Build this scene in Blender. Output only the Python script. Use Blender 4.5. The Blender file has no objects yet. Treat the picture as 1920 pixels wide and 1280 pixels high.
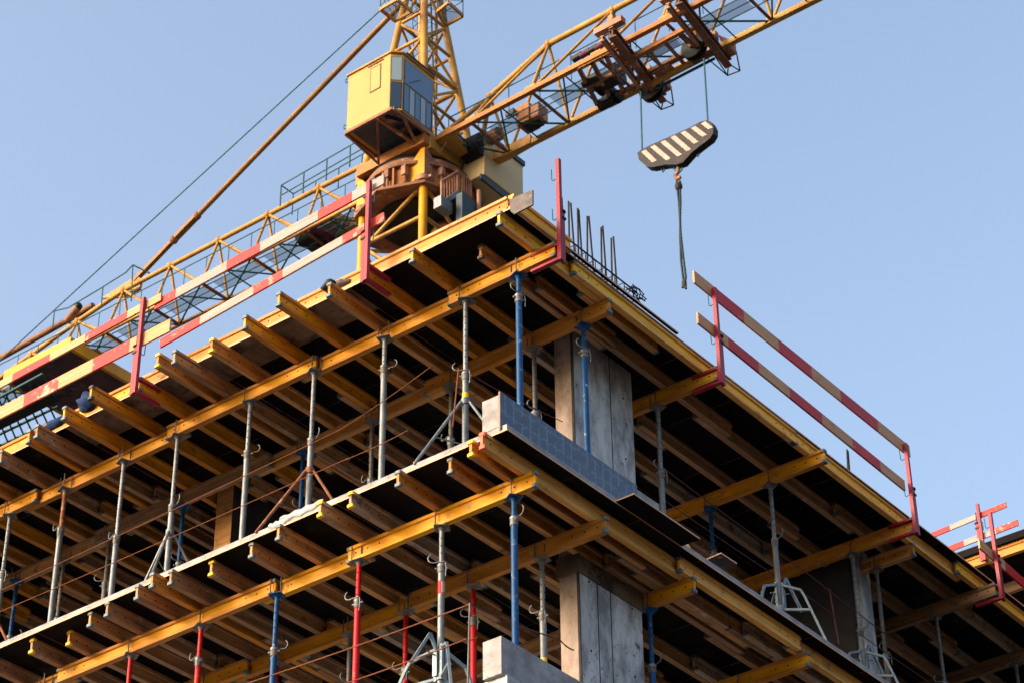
import bpy, math, random
from mathutils import Vector, Matrix
R = math.radians
random.seed(7)
S = bpy.context.scene
C = S.collection

# ------------------------------------------------------------------ camera, sky, sun, exposure
FPX, PITCH, YAW, ROLL = 4417.5, R(34.590), R(-37.8357), R(0.6219)     # solved from the building's vanishing points
_fwd = Vector((math.sin(YAW)*math.cos(PITCH), math.cos(YAW)*math.cos(PITCH), math.sin(PITCH)))
_r = Vector((math.cos(YAW), -math.sin(YAW), 0)); _d = _fwd.cross(_r)
_r2 = _r*math.cos(ROLL)+_d*math.sin(ROLL); _d2 = -_r*math.sin(ROLL)+_d*math.cos(ROLL)
cam = bpy.data.cameras.new('camera'); co = bpy.data.objects.new('camera', cam); C.objects.link(co)
co.matrix_world = Matrix(((_r2.x, -_d2.x, -_fwd.x, 0), (_r2.y, -_d2.y, -_fwd.y, 0), (_r2.z, -_d2.z, -_fwd.z, 0), (0, 0, 0, 1)))
cam.sensor_width = 36; cam.lens = 36*FPX/1920; cam.clip_start = .1; cam.clip_end = 3000
cam.dof.use_dof = True; cam.dof.focus_distance = 27.5; cam.dof.aperture_fstop = 4.5
S.camera = co
SUN_EL, SUN_AZ = R(19), Vector((-0.5, -0.87, 0)).normalized()
w = bpy.data.worlds.new('World'); S.world = w; w.use_nodes = True
nt = w.node_tree; bg = nt.nodes['Background']
sky = nt.nodes.new('ShaderNodeTexSky'); sky.sky_type = 'NISHITA'; sky.sun_disc = False
sky.sun_elevation = SUN_EL; sky.sun_rotation = math.atan2(SUN_AZ.x, SUN_AZ.y)
sky.air_density = 1.0; sky.dust_density = 7; sky.ozone_density = 0.6
nt.links.new(sky.outputs[0], bg.inputs[0]); bg.inputs[1].default_value = 0.15
sl = bpy.data.lights.new('sun', 'SUN'); sl.energy = 0.32; sl.angle = R(9); sl.color = (1, .87, .75)
so = bpy.data.objects.new('sun', sl); C.objects.link(so)
sv = Vector((SUN_AZ.x*math.cos(SUN_EL), SUN_AZ.y*math.cos(SUN_EL), math.sin(SUN_EL)))
so.rotation_euler = sv.to_track_quat('Z', 'Y').to_euler(); so.location = (0, 0, 60)
S.view_settings.view_transform = 'Standard'; S.view_settings.look = 'None'
S.view_settings.exposure = 1.62; S.view_settings.gamma = 1
S.cycles.max_bounces = 6

# ------------------------------------------------------------------ measured points: a pixel of the survey photo laid on a known real plane
def ray(x, y):
    return _r2*((x-960)/FPX) + _d2*((y-640)/FPX) + _fwd
def hz(x, y, z): v = ray(x, y); return v*(z/v.z)
def vy(x, y, Y): v = ray(x, y); return v*(Y/v.y)
def vx(x, y, X): v = ray(x, y); return v*(X/v.x)

# ------------------------------------------------------------------ materials
MAT = {}
KALB = 1.04                                             # common scale on every base colour, tuned to balance sun and sky
def mat(name, col, col2=None, rough=.6, metal=0, scale=(6, 6, 6), contrast=.5, bump=.0, spots=None, spot_amt=.5, rnd=.0, detail=6, coat=0):
    contrast *= .55; spec = .04 if name == 'film_ply' else .22
    col2 = [c*KALB for c in (col2 or [c*.6 for c in col])]; col = [c*KALB for c in col]
    if spots: spots = tuple([c*KALB for c in spots[:3]]+list(spots[3:]))
    m = bpy.data.materials.new(name); m.use_nodes = True; t = m.node_tree; N = t.nodes; L = t.links
    b = N['Principled BSDF']; b.inputs['Roughness'].default_value = rough; b.inputs['Metallic'].default_value = metal; b.inputs['Specular IOR Level'].default_value = spec
    if coat: b.inputs['Coat Weight'].default_value = coat
    tc = N.new('ShaderNodeTexCoord'); mp = N.new('ShaderNodeMapping'); mp.inputs['Scale'].default_value = scale
    L.new(tc.outputs['Object'], mp.inputs['Vector'])
    oi = N.new('ShaderNodeObjectInfo')
    ad = N.new('ShaderNodeVectorMath'); ad.operation = 'ADD'; L.new(mp.outputs[0], ad.inputs[0])
    mu = N.new('ShaderNodeMath'); mu.operation = 'MULTIPLY'; mu.inputs[1].default_value = 57; L.new(oi.outputs['Random'], mu.inputs[0]); L.new(mu.outputs[0], ad.inputs[1])
    n = N.new('ShaderNodeTexNoise'); n.inputs['Scale'].default_value = 1; n.inputs['Detail'].default_value = detail; n.inputs['Roughness'].default_value = .65
    L.new(ad.outputs[0], n.inputs['Vector'])
    cr = N.new('ShaderNodeValToRGB'); cr.color_ramp.elements[0].position = .5-contrast/2; cr.color_ramp.elements[1].position = .5+contrast/2
    cr.color_ramp.elements[0].color = (*col2, 1); cr.color_ramp.elements[1].color = (*col, 1)
    L.new(n.outputs['Fac'], cr.inputs[0]); out = cr.outputs[0]
    if spots:
        n2 = N.new('ShaderNodeTexNoise'); n2.inputs['Scale'].default_value = spots[3] if len(spots) > 3 else 3.5; n2.inputs['Detail'].default_value = 8; n2.inputs['Roughness'].default_value = .7
        av = N.new('ShaderNodeVectorMath'); av.operation = 'ADD'; L.new(tc.outputs['Object'], av.inputs[0]); L.new(mu.outputs[0], av.inputs[1]); L.new(av.outputs[0], n2.inputs['Vector'])
        r2 = N.new('ShaderNodeValToRGB'); r2.color_ramp.elements[0].position = .62-.2*spot_amt; r2.color_ramp.elements[1].position = .70-.12*spot_amt
        L.new(n2.outputs['Fac'], r2.inputs[0])
        mx = N.new('ShaderNodeMix'); mx.data_type = 'RGBA'; L.new(r2.outputs[0], mx.inputs[0]); L.new(out, mx.inputs[6]); mx.inputs[7].default_value = (*spots[:3], 1)
        out = mx.outputs[2]
    if rnd:
        hs = N.new('ShaderNodeHueSaturation'); mr = N.new('ShaderNodeMapRange'); mr.inputs[3].default_value = 1-rnd; mr.inputs[4].default_value = 1+rnd*.6
        L.new(oi.outputs['Random'], mr.inputs[0]); L.new(mr.outputs[0], hs.inputs['Value']); L.new(out, hs.inputs['Color']); out = hs.outputs[0]
    L.new(out, b.inputs['Base Color'])
    if bump:
        bp = N.new('ShaderNodeBump'); bp.inputs['Strength'].default_value = bump; bp.inputs['Distance'].default_value = .01
        L.new(n.outputs['Fac'], bp.inputs['Height']); L.new(bp.outputs[0], b.inputs['Normal'])
    MAT[name] = m; return m
G = (1.2, 26, 26)
mat('yellow_coat', (.66, .32, .004), (.50, .20, .004), .5, scale=(2, 8, 8), contrast=.5, spots=(.30, .15, .05, 5), spot_amt=.25, rnd=.18, bump=.15)
mat('yellow_coat_skylit', (.95, .52, .012), (.72, .34, .01), .5, scale=(2, 8, 8), contrast=.5, spots=(.42, .22, .08, 5), spot_amt=.22, rnd=.08, bump=.15)  # lightened copy of the yellow coat, skylight on the right edge painted in
mat('planed_wood_skylit', (.78, .43, .12), (.54, .26, .06), .6, scale=G, contrast=.45, spots=(.30, .16, .08, 4), spot_amt=.25, rnd=.1, bump=.3)  # planed wood lightened likewise, skylight put into the edge joists' colour
mat('orange_coat', (.50, .215, .03), (.34, .13, .018), .55, scale=(2, 10, 10), contrast=.5, spots=(.34, .27, .20, 6), spot_amt=.12, rnd=.2, bump=.15)
mat('planed_wood', (.54, .285, .11), (.34, .165, .06), .6, scale=G, contrast=.45, spots=(.17, .09, .045, 4), spot_amt=.3, rnd=.22, bump=.3)
mat('aged_wood', (.37, .215, .12), (.21, .115, .06), .7, scale=G, contrast=.5, spots=(.40, .33, .26, 5), spot_amt=.22, rnd=.25, bump=.4)
mat('grey_wood', (.36, .29, .23), (.22, .16, .12), .75, scale=G, contrast=.5, spots=(.14, .09, .06, 5), spot_amt=.4, rnd=.12, bump=.4)
mat('board_wood', (.54, .29, .15), (.42, .21, .10), .6, scale=(1.5, 30, 30), contrast=.5, spots=(.30, .15, .08, 3), spot_amt=.05, rnd=.06, bump=.2)
mat('board_whitewash', (.37, .275, .27), (.28, .20, .19), .65, scale=(1.5, 30, 30), contrast=.5, spots=(.26, .16, .13, 5), spot_amt=.12, bump=.2)
mat('board_red', (.52, .010, .012), (.38, .008, .012), .5, scale=(2, 12, 12), contrast=.5, spots=(.50, .22, .17, 6), spot_amt=.12, bump=.15)
mat('board_red_worn', (.47, .03, .028), (.36, .02, .02), .55, scale=(2, 12, 12), contrast=.5, spots=(.55, .33, .24, 5), spot_amt=.55, bump=.2)
mat('post_red', (.30, .010, .030), (.19, .008, .022), .42, scale=(10, 10, 3), contrast=.6, spots=(.14, .05, .04, 9), spot_amt=.2)
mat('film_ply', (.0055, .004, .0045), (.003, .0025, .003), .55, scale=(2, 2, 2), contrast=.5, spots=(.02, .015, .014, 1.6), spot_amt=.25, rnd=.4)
mat('stained_ply', (.17, .12, .085), (.06, .042, .035), .7, scale=(3, 3, 3), contrast=.5, spots=(.03, .022, .02, 2.2), spot_amt=.55)
mat('grey_ply', (.13, .105, .11), (.05, .042, .047), .6, scale=(5, 5, 9), contrast=.55, spots=(.42, .38, .37, 7), spot_amt=.12)
mat('ply_edge', (.62, .38, .26), (.45, .26, .16), .7, scale=(3, 3, 60), contrast=.5)
mat('concrete', (.54, .56, .59), (.20, .21, .235), .85, scale=(3.5, 3.5, 1.5), contrast=.42, spots=(.07, .07, .075, 8), spot_amt=.16, bump=.9, detail=12)
mat('concrete_sunlit', (.40, .32, .29), (.20, .15, .13), .85, scale=(4, 4, 2.2), contrast=.45, spots=(.14, .10, .09, 8), spot_amt=.16, bump=.5, detail=10)  # warmth of the sun put into the colour of column fronts
mat('concrete_pale', (.33, .325, .35), (.20, .195, .21), .8, scale=(4, 4, 4), contrast=.45, spots=(.16, .15, .15, 13), spot_amt=.16, bump=.6)
mat('concrete_shaded', (.04, .04, .044), (.018, .018, .02), .9, scale=(2, 2, 2), contrast=.6)  # concrete darkened, the unlit interior's shade put into its colour
mat('film_white', (.34, .34, .37), (.24, .24, .27), .4)
mat('seam', (.05, .047, .047), (.03, .03, .03), .9)
mat('galv', (.21, .23, .25), (.10, .115, .13), .5, .4, scale=(14, 14, 5), contrast=.6, spots=(.16, .13, .11, 11), spot_amt=.25, rnd=.15)
mat('galv_dull', (.16, .16, .165), (.085, .08, .08), .6, .3, scale=(14, 14, 5), contrast=.6, spots=(.20, .085, .04, 8), spot_amt=.3, rnd=.15)
mat('galv_bright', (.20, .26, .30), (.13, .17, .20), .45, .4, scale=(14, 14, 14), contrast=.6, spots=(.2, .2, .2, 11), spot_amt=.15)
mat('rust', (.28, .115, .065), (.15, .06, .035), .8, .2, scale=(9, 9, 5), contrast=.6, spots=(.36, .25, .19, 8), spot_amt=.3)
mat('prop_blue', (.002, .06, .20), (.002, .04, .13), .45, scale=(10, 10, 5), contrast=.6, spots=(.33, .36, .40, 10), spot_amt=.08)
mat('prop_red', (.42, .006, .012), (.30, .005, .01), .45, scale=(10, 10, 5), contrast=.6, spots=(.30, .12, .09, 10), spot_amt=.1)
mat('cap_steel', (.13, .165, .19), (.075, .10, .115), .5, .2, scale=(30, 30, 30), contrast=.6)
mat('cap_yellow', (.75, .48, .02), (.6, .36, .02), .5, scale=(30, 30, 30), contrast=.6)
mat('cap_dirty', (.10, .085, .07), (.05, .04, .035), .7, scale=(30, 30, 30), contrast=.6)
mat('cap_dark', (.035, .035, .04), (.02, .02, .02), .5)
mat('cap_orange', (.80, .10, .04), (.65, .08, .03), .45)
mat('hole', (.004, .003, .003), (.003, .003, .003), .9)
mat('crane_tan', (.28, .15, .06), (.18, .09, .035), .6, scale=(2, 2, 2), contrast=.6)
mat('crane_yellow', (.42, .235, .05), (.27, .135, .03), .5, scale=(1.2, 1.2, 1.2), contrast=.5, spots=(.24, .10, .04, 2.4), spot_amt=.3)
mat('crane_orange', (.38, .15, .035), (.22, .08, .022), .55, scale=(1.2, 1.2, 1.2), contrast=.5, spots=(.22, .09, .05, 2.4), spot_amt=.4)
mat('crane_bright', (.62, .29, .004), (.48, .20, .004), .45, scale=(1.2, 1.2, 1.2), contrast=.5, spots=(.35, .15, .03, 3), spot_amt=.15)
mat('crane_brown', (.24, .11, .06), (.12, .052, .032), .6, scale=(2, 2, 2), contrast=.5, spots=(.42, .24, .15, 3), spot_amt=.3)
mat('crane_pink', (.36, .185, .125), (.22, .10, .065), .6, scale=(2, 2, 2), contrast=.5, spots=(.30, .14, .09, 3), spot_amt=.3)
mat('cab_yellow', (.42, .25, .07), (.35, .20, .05), .45, scale=(.8, .8, .8), contrast=.7, spots=(.28, .14, .05, 2.5), spot_amt=.14)
mat('house_cream', (.60, .45, .24), (.52, .38, .19), .6, scale=(.8, .8, .8), contrast=.6)
mat('teal_dark', (.012, .075, .085), (.008, .045, .055), .5)
mat('grease_black', (.012, .012, .014), (.006, .006, .007), .5)
mat('maroon', (.11, .02, .045), (.05, .012, .025), .6, scale=(4, 4, 4), spots=(.02, .015, .02, 4), spot_amt=.5)
mat('weight_block', (.10, .055, .07), (.055, .03, .04), .8, scale=(1.5, 1.5, 1.5), contrast=.5, spots=(.17, .10, .115, 1.8), spot_amt=.3, bump=.3)
mat('navy_trim', (.035, .06, .085), (.02, .035, .05), .5)
mat('cable_teal', (.012, .09, .12), (.01, .06, .09), .5)
mat('rope_rust', (.17, .055, .025), (.10, .035, .016), .8)
mat('rope_dark', (.09, .03, .028), (.08, .03, .03), .8)
mat('sling_dark', (.018, .04, .05), (.01, .02, .026), .7)
mat('rebar', (.030, .028, .032), (.015, .014, .016), .7)
mat('block_black', (.018, .015, .02), (.009, .008, .011), .6, scale=(5, 5, 5), spots=(.06, .035, .03, 7), spot_amt=.2)
mat('block_white', (.42, .29, .27), (.32, .21, .19), .6, scale=(5, 5, 5), spots=(.45, .2, .1, 7), spot_amt=.2)
mat('cloth_blue', (.015, .04, .13), (.008, .02, .07), .9, scale=(20, 20, 20), bump=.6)
mat('ground_soil', (.06, .052, .045), (.04, .035, .03), .95, scale=(.3, .3, .3), contrast=.6)
def glass(name, col, rough=.08):
    m = bpy.data.materials.new(name); m.use_nodes = True; b = m.node_tree.nodes['Principled BSDF']
    b.inputs['Base Color'].default_value = (*col, 1); b.inputs['Roughness'].default_value = rough; b.inputs['Specular IOR Level'].default_value = .9
    MAT[name] = m
glass('glass_blue', (.03, .09, .19)); glass('glass_pale', (.20, .27, .30), .2); glass('glass_dark', (.006, .02, .045))
# blue film-faced formwork sheet with rows of faint printed marks
def film_blue():
    m = bpy.data.materials.new('film_blue'); m.use_nodes = True; t = m.node_tree; N = t.nodes; L = t.links; b = N['Principled BSDF']; b.inputs['Roughness'].default_value = .38
    tc = N.new('ShaderNodeTexCoord'); sp = N.new('ShaderNodeSeparateXYZ'); L.new(tc.outputs['Object'], sp.inputs[0])
    def M(op, a, bb=None):
        n = N.new('ShaderNodeMath'); n.operation = op
        for i, v in enumerate((a, bb)):
            if v is None: continue
            if hasattr(v, 'links'): L.new(v, n.inputs[i])
            else: n.inputs[i].default_value = v
        return n.outputs[0]
    def band(coord, step, wid):
        f = M('FRACT', M('DIVIDE', coord, step)); return M('LESS_THAN', M('ABSOLUTE', M('SUBTRACT', f, .5)), wid/step/2)
    vb = band(sp.outputs[1], .152, .026); hb = band(M('ADD', sp.outputs[2], M('MULTIPLY', M('FRACT', M('DIVIDE', sp.outputs[1], .152)), .03)), .17, .022)
    wv = N.new('ShaderNodeTexNoise'); wv.inputs['Scale'].default_value = 70; wv.inputs['Detail'].default_value = 2; L.new(tc.outputs['Object'], wv.inputs['Vector'])
    wt = N.new('ShaderNodeTexNoise'); wt.inputs['Scale'].default_value = 6; wt.inputs['Detail'].default_value = 5; L.new(tc.outputs['Object'], wt.inputs['Vector'])
    mk = M('MULTIPLY', M('MAXIMUM', vb, M('MULTIPLY', hb, .8)), M('MULTIPLY', M('GREATER_THAN', wv.outputs['Fac'], .5), M('MULTIPLY', M('GREATER_THAN', wt.outputs['Fac'], .42), .42)))
    cr = N.new('ShaderNodeValToRGB'); cr.color_ramp.elements[0].color = (.014, .036, .078, 1); cr.color_ramp.elements[1].color = (.026, .058, .115, 1); cr.color_ramp.elements[0].position = .35; cr.color_ramp.elements[1].position = .65
    L.new(wt.outputs['Fac'], cr.inputs[0])
    mx = N.new('ShaderNodeMix'); mx.data_type = 'RGBA'; L.new(mk, mx.inputs[0]); L.new(cr.outputs[0], mx.inputs[6]); mx.inputs[7].default_value = (.32, .40, .50, 1)
    L.new(mx.outputs[2], b.inputs['Base Color']); MAT['film_blue'] = m
film_blue()
# thin open grating of the crane's walkways: real bars are far below a pixel, so the sheet is half see-through
def grating():
    m = bpy.data.materials.new('grating'); m.use_nodes = True; t = m.node_tree; N = t.nodes; L = t.links; b = N['Principled BSDF']
    b.inputs['Base Color'].default_value = (.10, .13, .20, 1); b.inputs['Roughness'].default_value = .6; b.inputs['Alpha'].default_value = .5
    MAT['grating'] = m
grating()

# ------------------------------------------------------------------ mesh builder
class MB:
    def __init__(s): s.v = []; s.f = []; s.m = []; s.mats = []; s.sm = []
    def mi(s, n):
        if n not in s.mats: s.mats.append(n)
        return s.mats.index(n)
    def add(s, vs, fs, m, smooth=False):
        o = len(s.v); s.v += [Vector(v) for v in vs]; k = s.mi(m)
        for f in fs: s.f.append([o+i for i in f]); s.m.append(k); s.sm.append(smooth)
        return s
    def box(s, a, b, m):
        x0, x1 = sorted((a[0], b[0])); y0, y1 = sorted((a[1], b[1])); z0, z1 = sorted((a[2], b[2]))
        vs = [(x, y, z) for x in (x0, x1) for y in (y0, y1) for z in (z0, z1)]
        return s.add(vs, [(0, 1, 3, 2), (4, 6, 7, 5), (0, 4, 5, 1), (2, 3, 7, 6), (0, 2, 6, 4), (1, 5, 7, 3)], m)
    def bar(s, a, b, wd, ht, m, up=(0, 0, 1)):       # rectangular bar between two points
        a, b = Vector(a), Vector(b); d = (b-a).normalized(); u = Vector(up)
        if abs(d.dot(u)) > .99: u = Vector((0, 1, 0))
        r = d.cross(u).normalized(); u = r.cross(d)
        vs = [p+r*(i*wd/2)+u*(j*ht/2) for p in (a, b) for i, j in ((-1, -1), (1, -1), (1, 1), (-1, 1))]
        return s.add(vs, [(0, 1, 2, 3), (7, 6, 5, 4), (0, 4, 5, 1), (1, 5, 6, 2), (2, 6, 7, 3), (3, 7, 4, 0)], m)
    def tube(s, a, b, r, m, n=10, r2=None, caps=True):
        a, b = Vector(a), Vector(b); d = (b-a).normalized(); u = Vector((0, 0, 1)) if abs(d.z) < .9 else Vector((1, 0, 0))
        x = d.cross(u).normalized(); y = d.cross(x); r2 = r if r2 is None else r2
        vs = [p+x*(rr*math.cos(2*math.pi*i/n))+y*(rr*math.sin(2*math.pi*i/n)) for p, rr in ((a, r), (b, r2)) for i in range(n)]
        s.add(vs, [(i, (i+1) % n, n+(i+1) % n, n+i) for i in range(n)], m, True)
        if caps: s.add(vs, [tuple(range(n))[::-1], tuple(range(n, 2*n))], m)
        return s
    def path(s, pts, r, m, n=8):
        pts = [Vector(p) for p in pts]
        for a, b in zip(pts, pts[1:]):
            if (b-a).length > 1e-5: s.tube(a, b, r, m, n)
        for p in pts[1:-1]: s.ball(p, r, m)
        return s
    def ball(s, c, r, m, n=8, k=5, sc=(1, 1, 1)):
        c = Vector(c); vs = []; fs = []
        for j in range(k+1):
            t = math.pi*j/k
            for i in range(n):
                p = 2*math.pi*i/n; vs.append(c+Vector((r*math.sin(t)*math.cos(p)*sc[0], r*math.sin(t)*math.sin(p)*sc[1], r*math.cos(t)*sc[2])))
        for j in range(k):
            for i in range(n): fs.append((j*n+i, (j+1)*n+i, (j+1)*n+(i+1) % n, j*n+(i+1) % n))
        return s.add(vs, fs, m, True)
    def prism(s, poly, off, m, mside=None):          # polygon (3d points) pushed along a vector
        poly = [Vector(p) for p in poly]; off = Vector(off); n = len(poly); vs = poly+[p+off for p in poly]
        s.add(vs, [tuple(range(n))[::-1], tuple(range(n, 2*n))], m)
        return s.add(vs, [(i, (i+1) % n, n+(i+1) % n, n+i) for i in range(n)], mside or m)
    def mesh(s, name, origin=(0, 0, 0)):
        o = Vector(origin); me = bpy.data.meshes.new(name); me.from_pydata([tuple(v-o) for v in s.v], [], s.f)
        for n in s.mats: me.materials.append(MAT[n])
        me.polygons.foreach_set('material_index', s.m); me.polygons.foreach_set('use_smooth', s.sm)
        me.validate(); me.update()
        return me
    def build(s, name, parent=None, origin=(0, 0, 0)):
        if parent is not None and origin == (0, 0, 0): origin = parent_world(parent)
        ob = bpy.data.objects.new(name, s.mesh(name, origin)); C.objects.link(ob)
        if parent is not None:
            ob.parent = parent; ob.location = Vector(origin)-parent_world(parent)
        else: ob.location = origin
        return ob
WORLD = {}
def parent_world(p): return WORLD.get(p.name, Vector(p.location))
def empty(name, loc=(0, 0, 0), rz=0):
    o = bpy.data.objects.new(name, None); C.objects.link(o); o.location = loc; o.rotation_euler = (0, 0, rz); o.empty_display_size = .2
    WORLD[o.name] = Vector(loc); return o
def sub(mb, name, parent):                             # part whose own parent sits at a thing's origin
    w0 = parent_world(parent); ob = bpy.data.objects.new(name, mb.mesh(name, w0)); C.objects.link(ob); ob.parent = parent; WORLD[ob.name] = w0; return ob
def tag(o, label=None, cat=None, group=None, kind=None):
    for k, v in (('label', label), ('category', cat), ('group', group), ('kind', kind)):
        if v: o[k] = v
    return o
def inst(me, name, parent, loc=(0, 0, 0), rz=0):
    o = bpy.data.objects.new(name, me); C.objects.link(o)
    if parent is not None: o.parent = parent
    o.location = loc; o.rotation_euler = (0, 0, rz); return o
ORD = ['first', 'second', 'third', 'fourth', 'fifth', 'sixth', 'seventh', 'eighth', 'ninth', 'tenth', 'eleventh', 'twelfth', 'thirteenth', 'fourteenth', 'fifteenth',
       'sixteenth', 'seventeenth', 'eighteenth', 'nineteenth', 'twentieth', 'twenty-first', 'twenty-second', 'twenty-third', 'twenty-fourth', 'twenty-fifth', 'twenty-sixth',
       'twenty-seventh', 'twenty-eighth', 'twenty-ninth', 'thirtieth', 'thirty-first', 'thirty-second']

# levels (metres above the camera; street is 1.6 m below it)
GZ, ZM, ZU = -1.6, 13.8, 16.8          # street, underside of the middle deck's plywood, underside of the upper deck's plywood
XR, YF = -13.36, 17.1                  # right and front edges of the decks

# ------------------------------------------------------------------ ground
g = MB(); g.box((-400, -300, GZ-.3), (300, 400, GZ), 'ground_soil'); tag(g.build('ground'), kind='structure')

# ------------------------------------------------------------------ formwork beams (timber I-beams, 200 mm deep)
_bm = {}
def beam_mesh(L, web, flange):
    key = (round(L, 2), web, flange)
    if key in _bm: return _bm[key]
    b = MB(); W, T, H, t = .04, .04, .2, .017
    # flanges with a small chamfer towards the web
    for z0, s in ((0, 1), (H, -1)):
        sec = [(-W, z0), (W, z0), (W, z0+s*T), (t+.006, z0+s*(T+.008)), (-t-.006, z0+s*(T+.008)), (-W, z0+s*T)]
        b.prism([(0, y, z) for y, z in sec], (L, 0, 0), flange)
    b.box((0, -t, T+.006), (L, t, H-T-.006), web)
    for x0 in ((.12, .30, .48) if L > 1.2 else (.12,)):
        for x in (x0, L-x0):
            for s in (-1, 1): b.tube((x, s*(t-.002), H/2+.004), (x, s*(t+.0015), H/2+.004), .0115, 'hole', 10)
    me = b.mesh('timber_beam'); _bm[key] = me; return me
_cm = {}
def cap_mesh(kind):
    if kind in _cm: return _cm[kind]
    b = MB(); W = .0425
    # rounded shoe wrapped over one flange end
    pr = [(.035, -W), (-.004, -W), (-.012, -.032), (-.014, 0), (-.012, .032), (-.004, W), (.035, W)]
    b.prism([(x, y, -.003) for x, y in pr], (0, 0, .038), kind)
    if kind == 'cap_orange': b.box((-.012, -.019, .039), (.02, .019, .10), kind)
    me = b.mesh('end_cap'); _cm[kind] = me; return me
def beam(axis, start, end, other, z, web, flange, cap, label, group, name='formwork_beam', caps=(1, 1)):
    L = end-start
    loc = (start, other, z) if axis == 'X' else (other, start, z)
    o = inst(beam_mesh(L, web, flange), name, None, loc, 0 if axis == 'X' else math.pi/2)
    tag(o, label, 'timber beam', group)
    for zc in (0, .164):
        flip = math.pi if (cap == 'cap_orange' and zc) else 0
        if caps[0]:
            c = inst(cap_mesh(cap), 'end_cap', o, (0, 0, zc+(.0+.036 if flip else 0))); c.rotation_euler = (flip, 0, 0)
        if caps[1]: inst(cap_mesh('cap_dirty' if cap != 'cap_steel' else cap), 'end_cap', o, (L, 0, zc), math.pi)
    return o
STY = {'Y': ('yellow_coat_skylit', 'planed_wood_skylit'), 'W': ('planed_wood_skylit', 'planed_wood_skylit'), 'y': ('yellow_coat', 'yellow_coat'), 'o': ('orange_coat', 'orange_coat'), 'yo': ('yellow_coat', 'orange_coat'), 'ow': ('orange_coat', 'planed_wood'),
       'w': ('planed_wood', 'planed_wood'), 'a': ('aged_wood', 'aged_wood'), 'g': ('grey_wood', 'grey_wood'), 'yw': ('yellow_coat', 'planed_wood'), 'wa': ('planed_wood', 'aged_wood')}
CW = {'cap_dirty': 'dirty', 'cap_steel': 'blue-grey', 'cap_yellow': 'yellow', 'cap_dark': 'black', 'cap_orange': 'orange'}
SW = {'Y': 'skylight-toned yellow', 'W': 'skylight-toned timber', 'y': 'bright yellow', 'o': 'orange-brown', 'yo': 'yellow and orange', 'ow': 'orange-brown', 'w': 'pale brown', 'a': 'dull brown', 'g': 'greyish', 'yw': 'yellow and tan', 'wa': 'brown'}
# front ends of the joists as they stick out along the left facade: (x, y on the survey photo of the top cap, style, cap)
UF = [(935, 402, 'y', 'cap_steel'), (768, 469, 'yo', 'cap_steel'), (684, 505, 'yo', 'cap_steel'), (613, 533, 'ow', 'cap_steel'), (518.6, 550.6, 'yo', 'cap_steel'), (455, 594, 'yo', 'cap_steel'),
      (393, 637, 'ow', 'cap_yellow'), (323, 659, 'wa', 'cap_steel'), (292, 665, 'ow', 'cap_yellow'), (258, 710, 'yo', 'cap_steel'), (167, 725, 'yo', 'cap_dark'), (117, 764, 'yo', 'cap_steel'),
      (65.6, 798, 'a', 'cap_steel'), (50.6, 807.5, 'o', 'cap_steel'), (-2, 846, 'a', 'cap_steel')]
MF = [(902.6, 814, 'w', 'cap_orange'), (877.5, 828, 'ow', 'cap_yellow'), (838.9, 860, 'ow', 'cap_steel'), (741.4, 884.4, 'ow', 'cap_steel'), (652.5, 923.8, 'g', 'cap_yellow'), (595.5, 941.8, 'wa', 'cap_yellow'),
      (517.5, 985.6, 'w', 'cap_steel'), (467, 1019, 'wa', 'cap_steel'), (392, 1053, 'wa', 'cap_yellow'), (316, 1070, 'a', 'cap_steel'), (281, 1075.6, 'o', 'cap_steel'), (253, 1098, 'wa', 'cap_steel'),
      (197, 1130, 'a', 'cap_steel'), (165, 1149, 'wa', 'cap_steel'), (125.6, 1184, 'wa', 'cap_yellow'), (56, 1199, 'a', 'cap_yellow'), (-8, 1236, 'a', 'cap_steel')]
def joists(front, z, deck, xmin, yend):
    lines = []; extra = [(-13.99, 17.42, 'a', 'cap_dirty', True)] if deck == 'upper' else [(-13.98, 20.3, 'ow', 'cap_dirty', True)]
    for i, (px, py, st, cp) in enumerate(front):
        p = hz(px, py, z-.02); lines.append((p.x+.02, p.y+.02, st, cp, True))
    x = lines[-1][0]-.62
    while x > xmin:
        lines.append((x, YF-.15+random.uniform(-.12, .12), random.choice(['yo', 'ow', 'a', 'wa']), random.choice(['cap_steel', 'cap_yellow']), False)); x -= random.choice([.62, .64, .3, .66])
    lines[1:1] = extra; rnd = random.Random(3)
    for i, (x, y, st, cp, seen) in enumerate(lines):
        if i == 0: continue                             # the outermost line is built from measured lengths below
        k = 0; side = 1 if i % 2 else -1
        while y < yend-1.2:
            L = rnd.choice([2.9, 3.3, 3.3, 3.9]) if k else rnd.choice([2.45, 3.3, 3.3])
            xo = x+(0 if k % 2 == 0 else side*.09)
            s2 = st if k == 0 else rnd.choice(['ow', 'a', 'wa', 'a', 'a', 'wa', 'g'] if k < 2 else ['a', 'wa', 'a', 'g'])
            if k == 0: lab = f'{SW[st]} joist, {CW[cp]} caps, {ORD[i]} from right along the {deck} deck front'
            else: lab = f'{SW[s2]} joist, {deck} deck, {ORD[k]} run behind the front run, {ORD[i]} from right'
            beam('Y', y, y+L, xo, z-.2, *STY[s2], cp if k == 0 else 'cap_dirty', lab, f'joists under the {deck} deck', 'joist')
            y += L-rnd.uniform(.35, .75); k += 1
joists(UF, ZU, 'upper', -28.5, 33.5)
joists(MF, ZM, 'middle', -25.5, 28.5)
def edge(deck, z, items):
    for i, (y0, y1, x, st, cp) in enumerate(items):
        beam('Y', y0, y1, x, z-.2, *STY[st], cp, f'{SW[st]} outermost joist on the {deck} deck right edge, {ORD[i]} from the corner', f'edge joists of the {deck} deck', 'edge_joist')
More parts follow.
